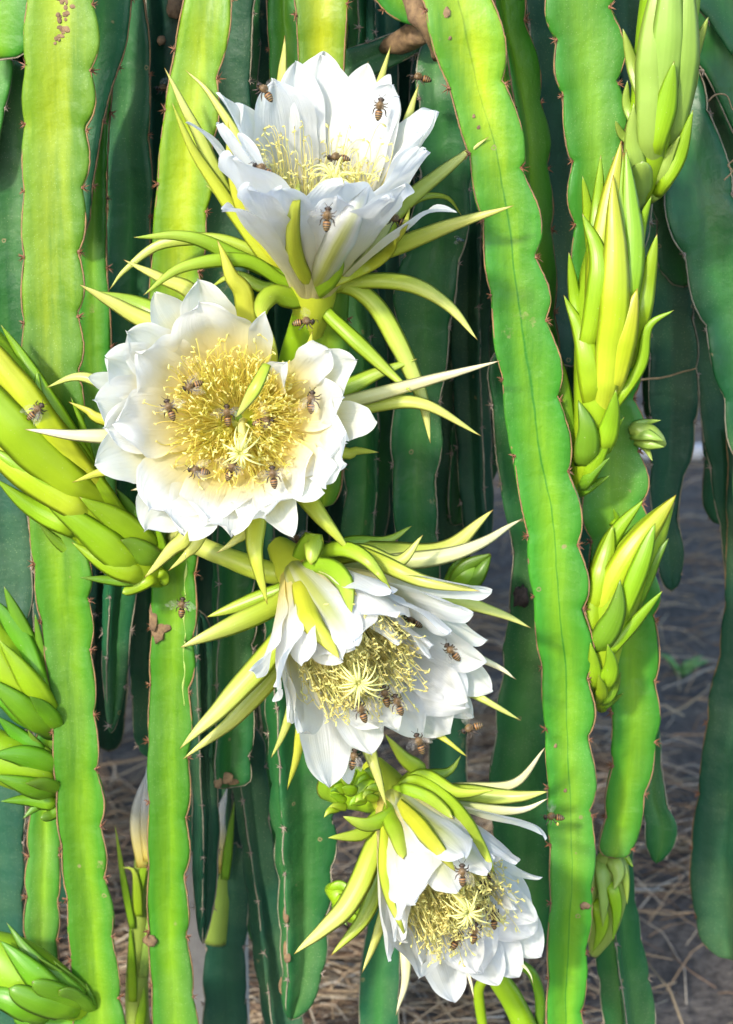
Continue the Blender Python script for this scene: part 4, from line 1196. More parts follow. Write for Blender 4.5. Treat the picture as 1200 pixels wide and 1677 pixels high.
# ------------------------------------------------------------------ buds and fruit
def bud(name, label, cat, core, scales, Y, group='closed cactus buds', cm='bud', wk=1.18):
    """core: ((px,py,w,dy)...); scales: (pts, w, mat, prof, dy)"""
    root = thing(name, tuple(P(core[0][0], core[0][1], Y)), label, cat, group)
    pts = crom([(c[0], c[1], c[2], c[3]) for c in core], 30)
    C = np.array([P(a, b_, Y + d) for a, b_, w_, d in pts])
    V, F, A = tube(C, np.maximum(pts[:, 2], 1) * mpp(Y), 14)
    put('bud_core', V, F, A, M[cm], root, hit=True)
    cb = BVHTree.FromPolygons([tuple(v) for v in V], F)
    for k, (pp, w_, m_, pf, dy) in enumerate(scales):
        pp = list(pp)
        if pf != 'blunt' and w_ < 24:
            tx, ty = pp[-1]
            cx, cy = min(((c[0], c[1]) for c in pts), key=lambda c: (c[0] - tx) ** 2 + (c[1] - ty) ** 2)
            dd_ = math.hypot(tx - cx, ty - cy)
            if dd_ > 10:
                pp[-1] = (tx + (tx - cx) / dd_ * 9, ty + (ty - cy) / dd_ * 9)
        Lp = sum(math.hypot(pp[i + 1][0] - pp[i][0], pp[i + 1][1] - pp[i][1]) for i in range(len(pp) - 1))
        n_ = max(16, int(Lp / 8))
        s = crom([(p_[0], p_[1], 0.0) for p_ in pp], n_)
        yy = np.full(n_, np.nan)
        for i in range(n_):
            h = cb.ray_cast(CAM, ray(s[i, 0], s[i, 1]).normalized())
            if h[0] is not None:
                yy[i] = h[0].y
        ok = ~np.isnan(yy)
        t_ = np.linspace(0, 1, n_)
        yy = np.interp(t_, t_[ok], yy[ok]) if ok.any() else np.full(n_, Y)
        front = dy[-1] < -.012
        for _ in range(6):
            yy[1:-1] = (yy[:-2] + yy[1:-1] + yy[2:]) / 3
        lift = np.interp(t_, [0, .14, .5, 1], [-.010, .001, .004, .012 if w_ < 20 else .007]) + (.0009 * (k % 6) if front else -.004)
        Cc = np.array([P(a, c_, y_) for (a, c_, _), y_ in zip(s, yy - lift)])
        V2, F2, A2 = blade(Cc, w_ * wk * mpp(Y), .30, pf, 0.0 if w_ > 15 else random.Random(k).uniform(-.3, .3), .42, keel=.05)
        put('scale', wob(V2, w_ * mpp(Y) * .06, 40, k), F2, A2, M[m_], root, hit=True)
    return root
b, by, bd, bp = 'bud', 'bud_yellow', 'bud_dark', 'bud_pale'
def lin(a, c, n=3):
    return [a + (c - a) * i / (n - 1) for i in range(n)]
bud('flower_bud', 'large bright green bud leaning to the edge with a honey bee on it', 'flower bud', ((262, 950, 14, .02), (232, 928, 34, 0), (180, 880, 46, -.01), (100, 780, 60, -.02), (20, 670, 66, -.03), (-70, 550, 56, -.03), (-150, 440, 20, -.03)),
    [([(180, 820), (102, 693), (44, 598), (-6, 536)], 16, b, 'sepal', lin(-.035, -.055, 4)), ([(172, 825), (80, 712), (10, 610), (-60, 520)], 30, by, 'sepal', lin(-.045, -.07, 4)), ([(165, 830), (60, 742), (-30, 640), (-90, 560)], 34, b, 'sepal', lin(-.05, -.075, 4)),
     ([(150, 850), (40, 775), (-60, 690)], 26, by, 'sepal', lin(-.05, -.07)), ([(110, 815), (45, 775), (-15, 726)], 15, b, 'sepal', lin(-.075, -.085)), ([(125, 868), (45, 826), (0, 779)], 19, b, 'scale', lin(-.05, -.06)),
     ([(225, 935), (136, 862), (57, 803)], 27, b, 'scale', lin(-.055, -.08)), ([(247, 905), (190, 852), (130, 815)], 27, b, 'scale', lin(-.045, -.07)), ([(254, 922), (220, 893), (189, 881)], 22, bd, 'scale', lin(-.055, -.085)),
     ([(238, 945), (172, 922), (123, 881)], 19, b, 'scale', lin(-.05, -.08)), ([(230, 952), (180, 950), (138, 940)], 10, bd, 'scale', lin(-.03, -.05)), ([(150, 918), (100, 892), (69, 850)], 12, bd, 'scale', lin(-.03, -.045)),
     ([(240, 880), (212, 832), (183, 806)], 14, bd, 'scale', lin(-.03, -.035)), ([(247, 890), (240, 850), (230, 822)], 12, bd, 'scale', lin(-.03, -.03)), ([(262, 915), (262, 890), (252, 866)], 12, b, 'scale', lin(-.04, -.05)),
     ([(180, 825), (147, 752), (134, 695), (108, 655)], 8, b, 'sepal', lin(-.02, -.05, 4)), ([(70, 680), (62, 645), (54, 614)], 8, b, 'sepal', lin(-.065, -.075)), ([(255, 945), (225, 960), (200, 972)], 10, b, 'blunt', lin(-.04, -.05)), ([(258, 935), (268, 945), (268, 960)], 9, b, 'blunt', lin(-.04, -.05)),
     ([(200, 850), (120, 745), (50, 650), (0, 590)], 20, b, 'sepal', lin(-.03, -.045, 4))], -.0)
bud('flower_bud', 'green bud cut by the frame edge between the bee-carrying bud and the scaly lower bud', 'flower bud', ((95, 1205, 12, .03), (70, 1170, 30, .0), (20, 1110, 46, -.01), (-40, 1030, 44, -.01), (-90, 960, 14, -.01)),
    [([(90, 1205), (40, 1160), (-30, 1105)], 24, 'bud_green', 'scale', lin(-.04, -.065)), ([(82, 1170), (40, 1105), (-10, 1050)], 22, b, 'scale', lin(-.035, -.055)), ([(75, 1150), (48, 1060), (-2, 965)], 17, 'bud_green', 'sepal', lin(-.025, -.04)), ([(92, 1150), (75, 1110), (56, 1092)], 13, bd, 'scale', lin(-.02, -.03)),
     ([(70, 1130), (30, 1040), (-20, 985)], 20, 'bud_green', 'sepal', lin(-.035, -.05)), ([(92, 1195), (72, 1160), (48, 1140)], 18, 'bud_green', 'scale', lin(-.045, -.06)), ([(60, 1190), (15, 1150), (-30, 1120)], 20, 'bud_green', 'scale', lin(-.055, -.07)), ([(80, 1130), (66, 1060), (50, 1010)], 8, bd, 'sepal', lin(-.02, -.03))], .005)
bud('flower_bud', 'scaly green bud cut by the frame edge, just above the wavy light green stem', 'flower bud', ((100, 1300, 10, .03), (70, 1275, 30, .0), (20, 1250, 44, -.01), (-50, 1215, 40, -.01), (-90, 1190, 12, -.01)),
    [([(95, 1262), (40, 1238), (-15, 1236)], 24, 'bud_green', 'scale', lin(-.05, -.07)), ([(95, 1255), (62, 1222), (41, 1203)], 14, bd, 'scale', lin(-.035, -.05)), ([(98, 1300), (50, 1288), (-10, 1262)], 20, 'bud_green', 'scale', lin(-.05, -.07)), ([(96, 1318), (65, 1318), (43, 1334)], 11, bd, 'scale', lin(-.035, -.05)),
     ([(98, 1298), (70, 1283), (47, 1275)], 16, bd, 'scale', lin(-.06, -.085)), ([(96, 1318), (50, 1310), (5, 1305)], 14, 'bud_green', 'scale', lin(-.045, -.06)), ([(70, 1240), (30, 1205), (-10, 1180)], 18, 'bud_green', 'scale', lin(-.03, -.045)), ([(98, 1322), (84, 1334), (66, 1340)], 9, bd, 'blunt', lin(-.04, -.05))], .005)
bud('flower_bud', 'knobbly green bud in the bottom corner with rounded overlapping scales', 'flower bud', ((150, 1665, 12, .02), (120, 1640, 36, 0), (60, 1610, 56, -.01), (0, 1570, 50, -.01), (-60, 1530, 14, -.01)),
    [([(140, 1640), (60, 1575), (5, 1518)], 18, bd, 'scale', lin(-.04, -.055)), ([(135, 1628), (92, 1592), (55, 1574)], 13, bd, 'scale', lin(-.035, -.05)), ([(125, 1660), (60, 1640), (14, 1618)], 21, 'bud_green', 'blunt', lin(-.06, -.085)), ([(138, 1650), (90, 1625), (52, 1608)], 18, 'bud_green', 'blunt', lin(-.055, -.085)),
     ([(148, 1655), (120, 1630), (96, 1622)], 15, bd, 'blunt', lin(-.05, -.075)), ([(90, 1630), (40, 1580), (0, 1540)], 24, 'bud_green', 'scale', lin(-.05, -.065)), ([(145, 1680), (80, 1680), (20, 1662)], 22, 'bud_green', 'blunt', lin(-.05, -.08)), ([(150, 1640), (125, 1610), (84, 1582)], 11, bd, 'scale', lin(-.03, -.04)),
     ([(152, 1665), (148, 1640), (135, 1618)], 11, bd, 'scale', lin(-.035, -.05)), ([(70, 1670), (20, 1640), (-20, 1630)], 22, 'bud_green', 'blunt', lin(-.065, -.08)), ([(152, 1675), (140, 1690), (110, 1700)], 14, bd, 'blunt', lin(-.04, -.05))], -.0)
bud('flower_bud', 'tall upright yellow-green bud, its recurved lower scales touching the long wavy stem', 'flower bud', ((940, 812, 10, .03), (955, 770, 24, .01), (972, 690, 34, 0), (985, 600, 46, 0), (1000, 480, 56, 0), (1008, 390, 42, 0), (1016, 300, 20, 0), (1020, 250, 6, 0)),
    [([(975, 590), (985, 420), (1018, 239)], 22, by, 'sepal', lin(-.03, -.012)), ([(1005, 600), (1035, 420), (1025, 243)], 20, b, 'sepal', lin(-.03, -.012)), ([(985, 690), (1007, 480), (1004, 287)], 24, by, 'sepal', lin(-.045, -.03)), ([(968, 560), (975, 430), (993, 253)], 16, b, 'sepal', lin(-.025, -.01)),
     ([(958, 590), (982, 440), (962, 352)], 19, b, 'sepal', lin(-.035, -.025)), ([(1035, 600), (1056, 480), (1067, 381)], 17, b, 'sepal', lin(-.03, -.02)), ([(1046, 430), (1050, 370), (1058, 319)], 9, b, 'sepal', lin(-.0, -.0)), ([(950, 560), (940, 480), (940, 414)], 10, b, 'sepal', lin(-.015, -.015)),
     ([(974, 660), (957, 560), (932, 486)], 22, b, 'scale', lin(-.045, -.04)), ([(1000, 675), (1048, 600), (1062, 535), (1095, 507)], 10, b, 'sepal', lin(-.02, -.04, 4)), ([(938, 770), (925, 650), (908, 534)], 12, bd, 'sepal', lin(-.02, -.02)), ([(958, 760), (962, 705), (955, 657)], 20, bd, 'scale', lin(-.03, -.045)),
     ([(958, 792), (985, 735), (1013, 682)], 15, b, 'scale', lin(-.03, -.035)), ([(946, 805), (970, 775), (990, 747)], 11, bd, 'scale', lin(-.02, -.025)), ([(945, 810), (970, 795), (990, 778)], 9, bd, 'scale', lin(-.015, -.02)), ([(1000, 650), (1020, 560), (1035, 470)], 22, by, 'sepal', lin(-.04, -.035)),
     ([(968, 420), (962, 340), (963, 288)], 9, b, 'sepal', lin(-.01, 0)), ([(985, 740), (1000, 690), (1000, 640)], 18, b, 'scale', lin(-.03, -.03))], .0)
bud('flower_bud', 'pale green upright bud with loose pointed scales in the top corner', 'flower bud', ((1050, 335, 8, .03), (1052, 300, 24, .01), (1062, 230, 34, 0), (1078, 130, 42, 0), (1095, 20, 48, 0), (1105, -80, 40, 0), (1112, -180, 12, 0)),
    [([(1065, 280), (1070, 110), (1082, -60)], 28, bp, 'sepal', lin(-.03, -.035)), ([(1095, 250), (1118, 90), (1125, -50)], 27, bp, 'sepal', lin(-.03, -.03)), ([(1080, 200), (1095, 60), (1100, -90)], 26, bp, 'sepal', lin(-.035, -.04)), ([(1068, 260), (1090, 175), (1096, 95)], 18, b, 'sepal', lin(-.045, -.05)),
     ([(1045, 310), (1036, 230), (1046, 171)], 18, bp, 'scale', lin(-.03, -.035)), ([(1058, 180), (1038, 115), (1029, 47)], 11, bp, 'sepal', lin(-.025, -.03)), ([(1100, 190), (1128, 105), (1151, 26)], 13, bp, 'sepal', lin(-.02, -.02)), ([(1098, 230), (1122, 165), (1136, 114)], 12, bp, 'sepal', lin(-.02, -.025)),
     ([(1072, 310), (1095, 255), (1105, 220)], 13, bp, 'scale', lin(-.035, -.04)), ([(1075, 320), (1108, 265), (1126, 177)], 12, b, 'sepal', lin(-.02, -.02)), ([(1062, 328), (1085, 310), (1099, 289)], 9, bp, 'scale', lin(-.03, -.03)), ([(1050, 330), (1048, 295), (1052, 264)], 18, bp, 'blunt', lin(-.035, -.045)), ([(1045, 220), (1026, 170), (1036, 133)], 8, bp, 'sepal', lin(-.0, -.0)),
     ([(1040, 240), (1018, 220), (1016, 200)], 7, bp, 'sepal', lin(-.0, -.0))], .035)
bud('flower_bud', 'slanting yellow-green bud pointing away from the long wavy stem', 'flower bud', ((985, 1160, 10, .02), (985, 1110, 24, .0), (990, 1040, 36, 0), (1018, 950, 44, 0), (1060, 880, 32, 0), (1100, 820, 6, 0)),
    [([(972, 1020), (1025, 920), (1107, 810)], 25, by, 'sepal', lin(-.04, -.01)), ([(958, 985), (1000, 885), (1061, 823)], 15, b, 'sepal', lin(-.025, -.005)), ([(968, 1010), (985, 945), (1011, 866)], 20, b, 'sepal', lin(-.04, -.03)), ([(1012, 1020), (1045, 935), (1073, 856)], 17, b, 'sepal', lin(-.045, -.025)),
     ([(1040, 1000), (1072, 920), (1088, 875)], 10, bd, 'sepal', lin(-.025, -.01)), ([(975, 1065), (1008, 1005), (1015, 949)], 21, bd, 'scale', lin(-.045, -.05)), ([(985, 1085), (1035, 1025), (1077, 963)], 11, b, 'sepal', lin(-.02, -.03)), ([(965, 1060), (970, 1000), (975, 950)], 16, b, 'scale', lin(-.03, -.03)),
     ([(985, 1130), (1000, 1095), (995, 1055)], 16, b, 'scale', lin(-.02, -.03)), ([(975, 1130), (972, 1090), (975, 1050)], 14, b, 'scale', lin(-.025, -.03)), ([(985, 1155), (1005, 1130), (1008, 1100)], 10, bd, 'scale', lin(-.02, -.03)), ([(982, 1150), (985, 1130), (980, 1105)], 11, b, 'scale', lin(-.025, -.03)), ([(980, 1160), (998, 1150), (1012, 1135)], 8, bd, 'scale', lin(-.01, -.01)),
     ([(1000, 860), (1010, 850), (1012, 838)], 5, b, 'sepal', lin(-.0, -.0))], .005)
bud('dragon_fruit', 'green unripe scaly fruit hanging beside the long wavy stem', 'fruit', ((1000, 1392, 8, .01), (1000, 1410, 30, 0), (995, 1460, 36, 0), (985, 1520, 28, 0), (972, 1565, 8, 0)),
    [([(1000, 1400), (1012, 1430), (1005, 1458)], 15, bp, 'scale', lin(-.02, -.03)), ([(985, 1405), (990, 1460), (987, 1518)], 15, bp, 'scale', lin(-.02, -.025)), ([(1012, 1402), (1024, 1440), (1018, 1480)], 9, bp, 'scale', lin(-.015, -.015)), ([(975, 1410), (970, 1460), (970, 1500)], 13, bp, 'scale', lin(-.015, -.02)),
     ([(1000, 1440), (1010, 1490), (995, 1540)], 12, b, 'scale', lin(-.015, -.015)), ([(980, 1470), (985, 1520), (970, 1560)], 14, b, 'scale', lin(-.015, -.015)), ([(1000, 1395), (1020, 1400), (1028, 1420)], 7, b, 'sepal', lin(-.01, -.01))], .075, None, 'bud_pale')
bud('small_bud', 'tiny green budlet on the edge of the broad stem below the tall bud', 'flower bud', ((1030, 706, 6, .0), (1042, 704, 14, 0), (1062, 714, 20, 0), (1080, 724, 13, 0), (1090, 729, 3, 0)),
    [([(1032, 700), (1055, 692), (1078, 696)], 7, bp, 'scale', lin(-.005, -.005)), ([(1034, 710), (1060, 712), (1088, 722)], 12, bp, 'scale', lin(-.016, -.012)), ([(1040, 720), (1062, 728), (1088, 732)], 10, bp, 'scale', lin(-.012, -.008)), ([(1042, 726), (1058, 736), (1072, 747)], 5, bp, 'sepal', lin(-.008, -.008))], .035, None, 'bud_pale')
bud('small_bud', 'half hidden green bud low behind the long drooping sepals', 'flower bud', ((535, 1455, 6, .03), (552, 1462, 18, 0), (575, 1490, 22, 0), (598, 1512, 8, 0)),
    [([(540, 1458), (556, 1450), (572, 1456)], 9, b, 'blunt', lin(-.01, -.018)), ([(548, 1470), (570, 1478), (592, 1486)], 10, b, 'scale', lin(-.015, -.018)), ([(556, 1488), (575, 1500), (598, 1512)], 10, b, 'scale', lin(-.012, -.012)), ([(545, 1480), (556, 1498), (575, 1510)], 8, bd, 'scale', lin(-.01, -.01))], .06, None)
bud('flower_bud', 'dark green bud tip behind the upper sepals of the drooping flower', 'flower bud', ((735, 965, 14, .0), (760, 945, 26, 0), (785, 925, 18, 0), (803, 908, 3, 0)),
    [([(735, 965), (760, 930), (804, 907)], 12, bd, 'sepal', lin(-.01, -.005)), ([(740, 975), (775, 950), (804, 909)], 15, bd, 'sepal', lin(-.018, -.006)), ([(730, 955), (745, 930), (770, 915)], 9, bd, 'sepal', lin(-.006, .0))], .06)
# scaly base of the lowest flower
rt = [o for o in bpy.data.objects if o.name.startswith('cactus_flower') and 'lowest' in o.get('label', '')][0]
rr = random.Random(5)
for k in range(22):
    fx = rr.random()
    sx = 545 + fx * 75; sy = 1262 + rr.uniform(0, 62) 
    ang_ = rr.uniform(-.5, .5) + math.pi
    ln = rr.uniform(18, 30)
    tx = sx - ln * .7 ; ty = sy + rr.uniform(-14, 22)
    sepal(rt, (sx, sy, False, -.035), [(sx + 8, sy), ((sx + tx) / 2, (sy + ty) / 2 - 3), (tx, ty)], [-.012 - .012 * fx, -.02 - .012 * fx, -.024 - .01 * fx], rr.uniform(9, 14), rr.choice(['bud', 'bud', 'bud_dark', 'sepal_green']), 'scale', k, name='scale', hit=False)
# closed pale flowers low behind the front stems
def wilted(label, pts, tubep, Y, pw):
    root = thing('closed_flower', tuple(P(tubep[-1][0], tubep[-1][1], Y)), label, 'flower', None)
    C, _ = path3(tubep, 18, [Y] * len(tubep))
    V, F, A = tube(C, mpp(Y) * np.linspace(15, 24, 18), 12)
    put('flower_tube', V, F, A, M['bud_pale'], root)
    for k, (pp, w_, m_) in enumerate(pts):
        C, _ = path3(pp, 16, [Y - .012 - .004 * (k % 2)] * len(pp))
        V, F, A = blade(C, w_ * mpp(Y), .15, 'scale', 0, .5)
        put('petal' if 'petal' in m_ else 'sepal', V, F, A, M[m_], root)
wilted('closed white flower on a pale upright tube between the two left front stems', [([(234, 1420), (224, 1330), (250, 1244)], 15, 'petal_c'), ([(244, 1410), (238, 1330), (240, 1255)], 14, 'petal_c'), ([(227, 1470), (242, 1380), (254, 1320)], 9, 'sepal_green'),
    ([(227, 1500), (220, 1430), (198, 1420)], 10, 'sepal_green'), ([(217, 1520), (202, 1440), (188, 1350)], 8, 'sepal_green'), ([(234, 1600), (248, 1500), (252, 1420)], 12, 'bud_pale'), ([(217, 1640), (215, 1560), (212, 1510)], 10, 'bud'), ([(227, 1690), (234, 1640), (236, 1615)], 11, 'bud')],
    [(234, 1400), (228, 1520), (224, 1640), (232, 1750)], .16, 12)
wilted('closed bluish white flower in the shade behind the cut dark stem', [([(362, 1420), (358, 1350), (372, 1290)], 18, 'petal_c'), ([(368, 1440), (376, 1370), (384, 1310)], 10, 'bud_dark'), ([(356, 1430), (352, 1370), (358, 1320)], 10, 'petal_c')],
    [(364, 1400), (362, 1460), (352, 1540)], .2, 12)
# smooth green stalks at the bottom
def stalk(label, pts, w0, w1, Y, m_='bud'):
    C, _ = path3(pts, 22, [Y] * len(pts))
    V, F, A = tube(C, mpp(Y) * np.linspace(w0, w1, 22), 12)
    o = put('flower_stalk', wob(V, .001, 40), F, A, M[m_])
    o['label'] = label; o['category'] = 'stalk'; o['group'] = 'smooth green stalks'
stalk('thick smooth green stalk leaving the lowest flower downward', [(800, 1560), (815, 1600), (850, 1660), (880, 1740)], 18, 24, .02, 'bud')
stalk('thin curved green stalk between the thick stalk and the long wavy stem', [(845, 1575), (872, 1595), (884, 1640), (880, 1720)], 9, 10, .03, 'bud_dark')
stalk('short green stalk leaning left of the thick stalk', [(806, 1590), (784, 1620), (790, 1677), (800, 1740)], 9, 10, .05, 'bud')

# ------------------------------------------------------------------ honey bees
def bee_mat():
    m, n, bs, out = mat_new('bee body')
    t, u, k = attr(n)
    K, TA, OR, BR = (0.012, 0.009, 0.008), (0.34, 0.22, 0.085), (0.30, 0.14, 0.035), (0.13, 0.08, 0.035)
    c = ramp(n, t, [(0.0, K), (0.07, K), (0.085, TA), (0.105, TA), (0.12, K), (0.155, K), (0.17, TA), (0.19, TA), (0.205, K), (0.24, K), (0.255, TA), (0.28, OR), (0.295, K), (0.325, K), (0.34, OR), (0.385, OR), (0.40, K), (0.46, K),
                    (0.50, BR), (0.60, BR), (0.74, (0.14, 0.09, 0.04)), (0.80, (0.05, 0.03, 0.02)), (1.0, (0.02, 0.015, 0.01))])
    geo = n.nodes.new('ShaderNodeNewGeometry')
    ns = N(n, 'ShaderNodeTexNoise', i_Scale=1500.0, i_Detail=3.0)
    n.links.new(geo.outputs['Position'], ns.inputs['Vector'])
    f = ramp(n, ns.outputs['Fac'], [(0.4, 0.0), (0.7, 0.4)])
    n.links.new(mixc(n, f.outputs[0], c.outputs[0], (0.10, 0.06, 0.03)), bs.inputs['Base Color'])
    bs.inputs['Roughness'].default_value = 0.45
    bump(n, bs, ns.outputs['Fac'], .5, .0004)
    return m
M['bee'] = bee_mat()
M['bee_hair'] = simple('bee fur', (0.26, 0.17, 0.07), .8, (0.18, 0.11, 0.045), 900)
M['bee_eye'] = simple('bee eye', (0.02, 0.015, 0.012), .25, (0.01, 0.01, 0.01), 900)
M['pollen'] = simple('pollen', (0.75, 0.52, 0.12), .9, (0.6, 0.4, 0.1), 900, .0003)
m, n, bs, out = mat_new('bee wing')
bs.inputs['Base Color'].default_value = (0.55, 0.52, 0.46, 1); bs.inputs['Roughness'].default_value = .25
ns = N(n, 'ShaderNodeTexNoise', i_Scale=500.0); tc = n.nodes.new('ShaderNodeNewGeometry'); n.links.new(tc.outputs['Position'], ns.inputs['Vector'])
r_ = ramp(n, ns.outputs['Fac'], [(0.4, 0.05), (0.6, 0.15)]); n.links.new(r_.outputs[0], bs.inputs['Alpha'])
M['wing'] = m

def bee_meshes():
    mm = .001
    pr = [(-7.7, .15), (-7.2, .8), (-6.3, 1.45), (-5.2, 1.85), (-4.1, 2.05), (-3.0, 2.05), (-2.2, 1.7), (-1.6, .9), (-1.2, .8), (-.7, 1.5), (.2, 2.0), (1.2, 2.1), (2.1, 1.7), (2.7, .95), (3.0, .85), (3.4, 1.5), (4.1, 1.75), (4.8, 1.2), (5.3, .35)]
    x = np.linspace(-7.7, 5.3, 44)
    r = np.interp(x, [a for a, _ in pr], [b_ for _, b_ in pr])
    seg = 1 + .05 * np.where(x < -1.6, np.sin((x + 7.7) * 2 * math.pi / 1.15), 0)
    r = r * seg
    z = np.interp(x, [-7.7, -4, -1.4, 1, 3, 5.3], [-.8, -.1, 0, .35, -.1, -.7])
    C = np.stack([x, x * 0, z], 1) * mm
    B = Bag()
    V, F, A = tube(C, r * mm, 14, True, hint=np.array([0, 0, 1.0]))
    A[:, 0] = np.repeat((x + 7.7) / 13.0, 14)
    B.add(V, F, A)
    for sd in (-1, 1):
        for (x0, kx, fx) in ((1.9, 2.4, 3.4), (.8, .6, 1.0), (-.3, -1.8, -3.6)):
            c = np.array([(x0, sd * .9, -1.0), (x0 * .6 + kx * .4, sd * 2.6, -.9), (kx, sd * 3.3, -1.6), (fx, sd * 3.6, -3.0), (fx * 1.12, sd * 4.1, -3.3)]) * mm
            c = crom([tuple(q) for q in c], 9)
            V, F, A = tube(c, np.array([.38, .36, .34, .38, .36, .40, .26, .2, .14]) * mm, 6, True, hint=np.array([0, 0, 1.0]))
            A[:, 0] = .9
            B.add(V, F, A)
        c = np.array([(4.9, sd * .5, -.1), (5.7, sd * 1.0, .5), (6.5, sd * 1.6, .1), (7.2, sd * 2.0, -.5)]) * mm
        V, F, A = tube(crom([tuple(q) for q in c], 7), .00014, 5, True, hint=np.array([0, 0, 1.0]))
        A[:, 0] = .95
        B.add(V, F, A)
    V, F, A = B.out()
    body = make_mesh('body', V, F, A); body.materials.append(M['bee'])
    def wing(L, Wd, nm):
        o = []
        k = 14
        for j in range(k):
            t = j / (k - 1)
            up = Wd * (.18 + .82 * math.sin(min(1, t * 1.25) * math.pi / 2)) * math.sqrt(max(0, 1 - t ** 6)) * .35
            dn = -Wd * math.sin(math.pi * (t ** .8) * .92 + .05) * .75
            for q in np.linspace(0, 1, 4):
                o.append((-dn * q - up * (1 - q), L * t, .25 * math.sin(t * 3) * .001 + .0003 * math.sin(q * 6)))
        me = make_mesh(nm, np.array(o), grid_faces(k, 4, False))
        me.materials.append(M['wing'])
        return me
    fw, hw = wing(.0095, .0036, 'forewing'), wing(.0066, .0028, 'hindwing')
    rnd = random.Random(3)
    B = Bag()
    for i in range(240):
        a = rnd.uniform(0, 6.28); e = rnd.uniform(-.3, 1.5)
        d = Vector((math.cos(a) * math.cos(e), math.sin(a) * math.cos(e), math.sin(e)))
        p = Vector((.4 + d.x * 2.1, d.y * 2.0, .3 + d.z * 1.9)) * mm
        s = d.orthogonal().normalized() * .00012
        q = d.cross(s)
        tip_ = p + d * rnd.uniform(.0005, .0011) + Vector((rnd.gauss(0, .0002), rnd.gauss(0, .0002), 0))
        B.add([tuple(p + s), tuple(p - s * .5 + q), tuple(p - s * .5 - q), tuple(tip_)], [(0, 1, 3), (1, 2, 3), (2, 0, 3)])
    V, F, A = B.out()
    hair = make_mesh('thorax_hair', V, F); hair.materials.append(M['bee_hair'])
    ey = []
    for i in range(5):
        for j in range(8):
            a, e = j * math.pi / 4, -1.4 + 2.8 * i / 4
            ey.append((.00062 * math.cos(a) * math.cos(e), .0004 * math.sin(a) * math.cos(e), .00098 * math.sin(e)))
    eye = make_mesh('eye', ey, grid_faces(5, 8, True)); eye.materials.append(M['bee_eye'])
    pb = make_mesh('pollen_basket', [tuple(Vector(q) * 1.15) for q in ey], grid_faces(5, 8, True)); pb.materials.append(M['pollen'])
    return body, fw, hw, hair, eye, pb
BODY, FWING, HWING, HAIR, EYE, POLL = bee_meshes()
bvh = BVHTree.FromPolygons(HITV, HITF)
def surf(px, py, default=-.1):
    d = ray(px, py).normalized()
    h = bvh.ray_cast(CAM, d)
    if h[0] is None:
        return P(px, py, default), Vector((0, -1, 0))
    nn_ = h[1] if h[1].dot(d) < 0 else -h[1]
    return h[0], nn_
def bee(px, py, head, view, fly, label, spread=None, sc=1.12, pollen=False):
    """head: screen angle of the head; view d(orsal)/s(ide); fly: metres in front of the surface"""
    p, nn_ = surf(px, py)
    d = ray(px, py).normalized()
    loc = p - d * (fly + .005 + (.014 if .003 < fly < .025 else 0))
    a = math.radians(head)
    X = RGT * math.cos(a) + UPV * math.sin(a)
    if view == 'd':
        Z = (-FWD * .75 + nn_ * .6 + UPV * .15).normalized() if fly < .01 else (-FWD + UPV * .55).normalized()
    else:
        Z = (UPV * .9 - FWD * .35).normalized() if abs(math.cos(a)) > .4 else (-FWD * .5 + RGT * .8).normalized()
    Y_ = Z.cross(X).normalized(); Z = X.cross(Y_).normalized()
    root = thing('honey_bee', loc, label, 'bee', 'honey bees working the flowers')
    Mx = Matrix((X, Y_, Z)).transposed().to_4x4() @ Matrix.Scale(sc, 4)
    Mx.translation = loc
    root.matrix_world = Mx
    def part(nm, me, mx, par=None):
        o = bpy.data.objects.new(nm, me); COL.objects.link(o); o.parent = par or root; o.matrix_local = mx
        return o
    bo = part('body', BODY, Matrix.Identity(4))
    part('thorax_hair', HAIR, Matrix.Identity(4), bo)
    flying = fly > .01
    for sd in (1, -1):
        sw = math.radians(12 if flying else 62) * sd
        lift = math.radians(28 if flying else 8)
        mir = Matrix.Scale(-1, 4, (0, 1, 0)) if sd < 0 else Matrix.Identity(4)
        for me, x0, ex, nm in ((FWING, .0012, 0, 'forewing'), (HWING, .0001, 14, 'hindwing')):
            mx = Matrix.Translation((x0, sd * .0012, .0019)) @ mir @ Matrix.Rotation(abs(sw) + math.radians(ex), 4, 'Z') @ Matrix.Rotation(lift, 4, 'X')
            part(nm, me, mx)
        part('eye', EYE, Matrix.Translation((.0041, sd * .00145, .0000)), bo)
        if pollen:
            part('pollen_basket', POLL, Matrix.Translation((-.0032, sd * .0036, -.0026)), bo)
    return root
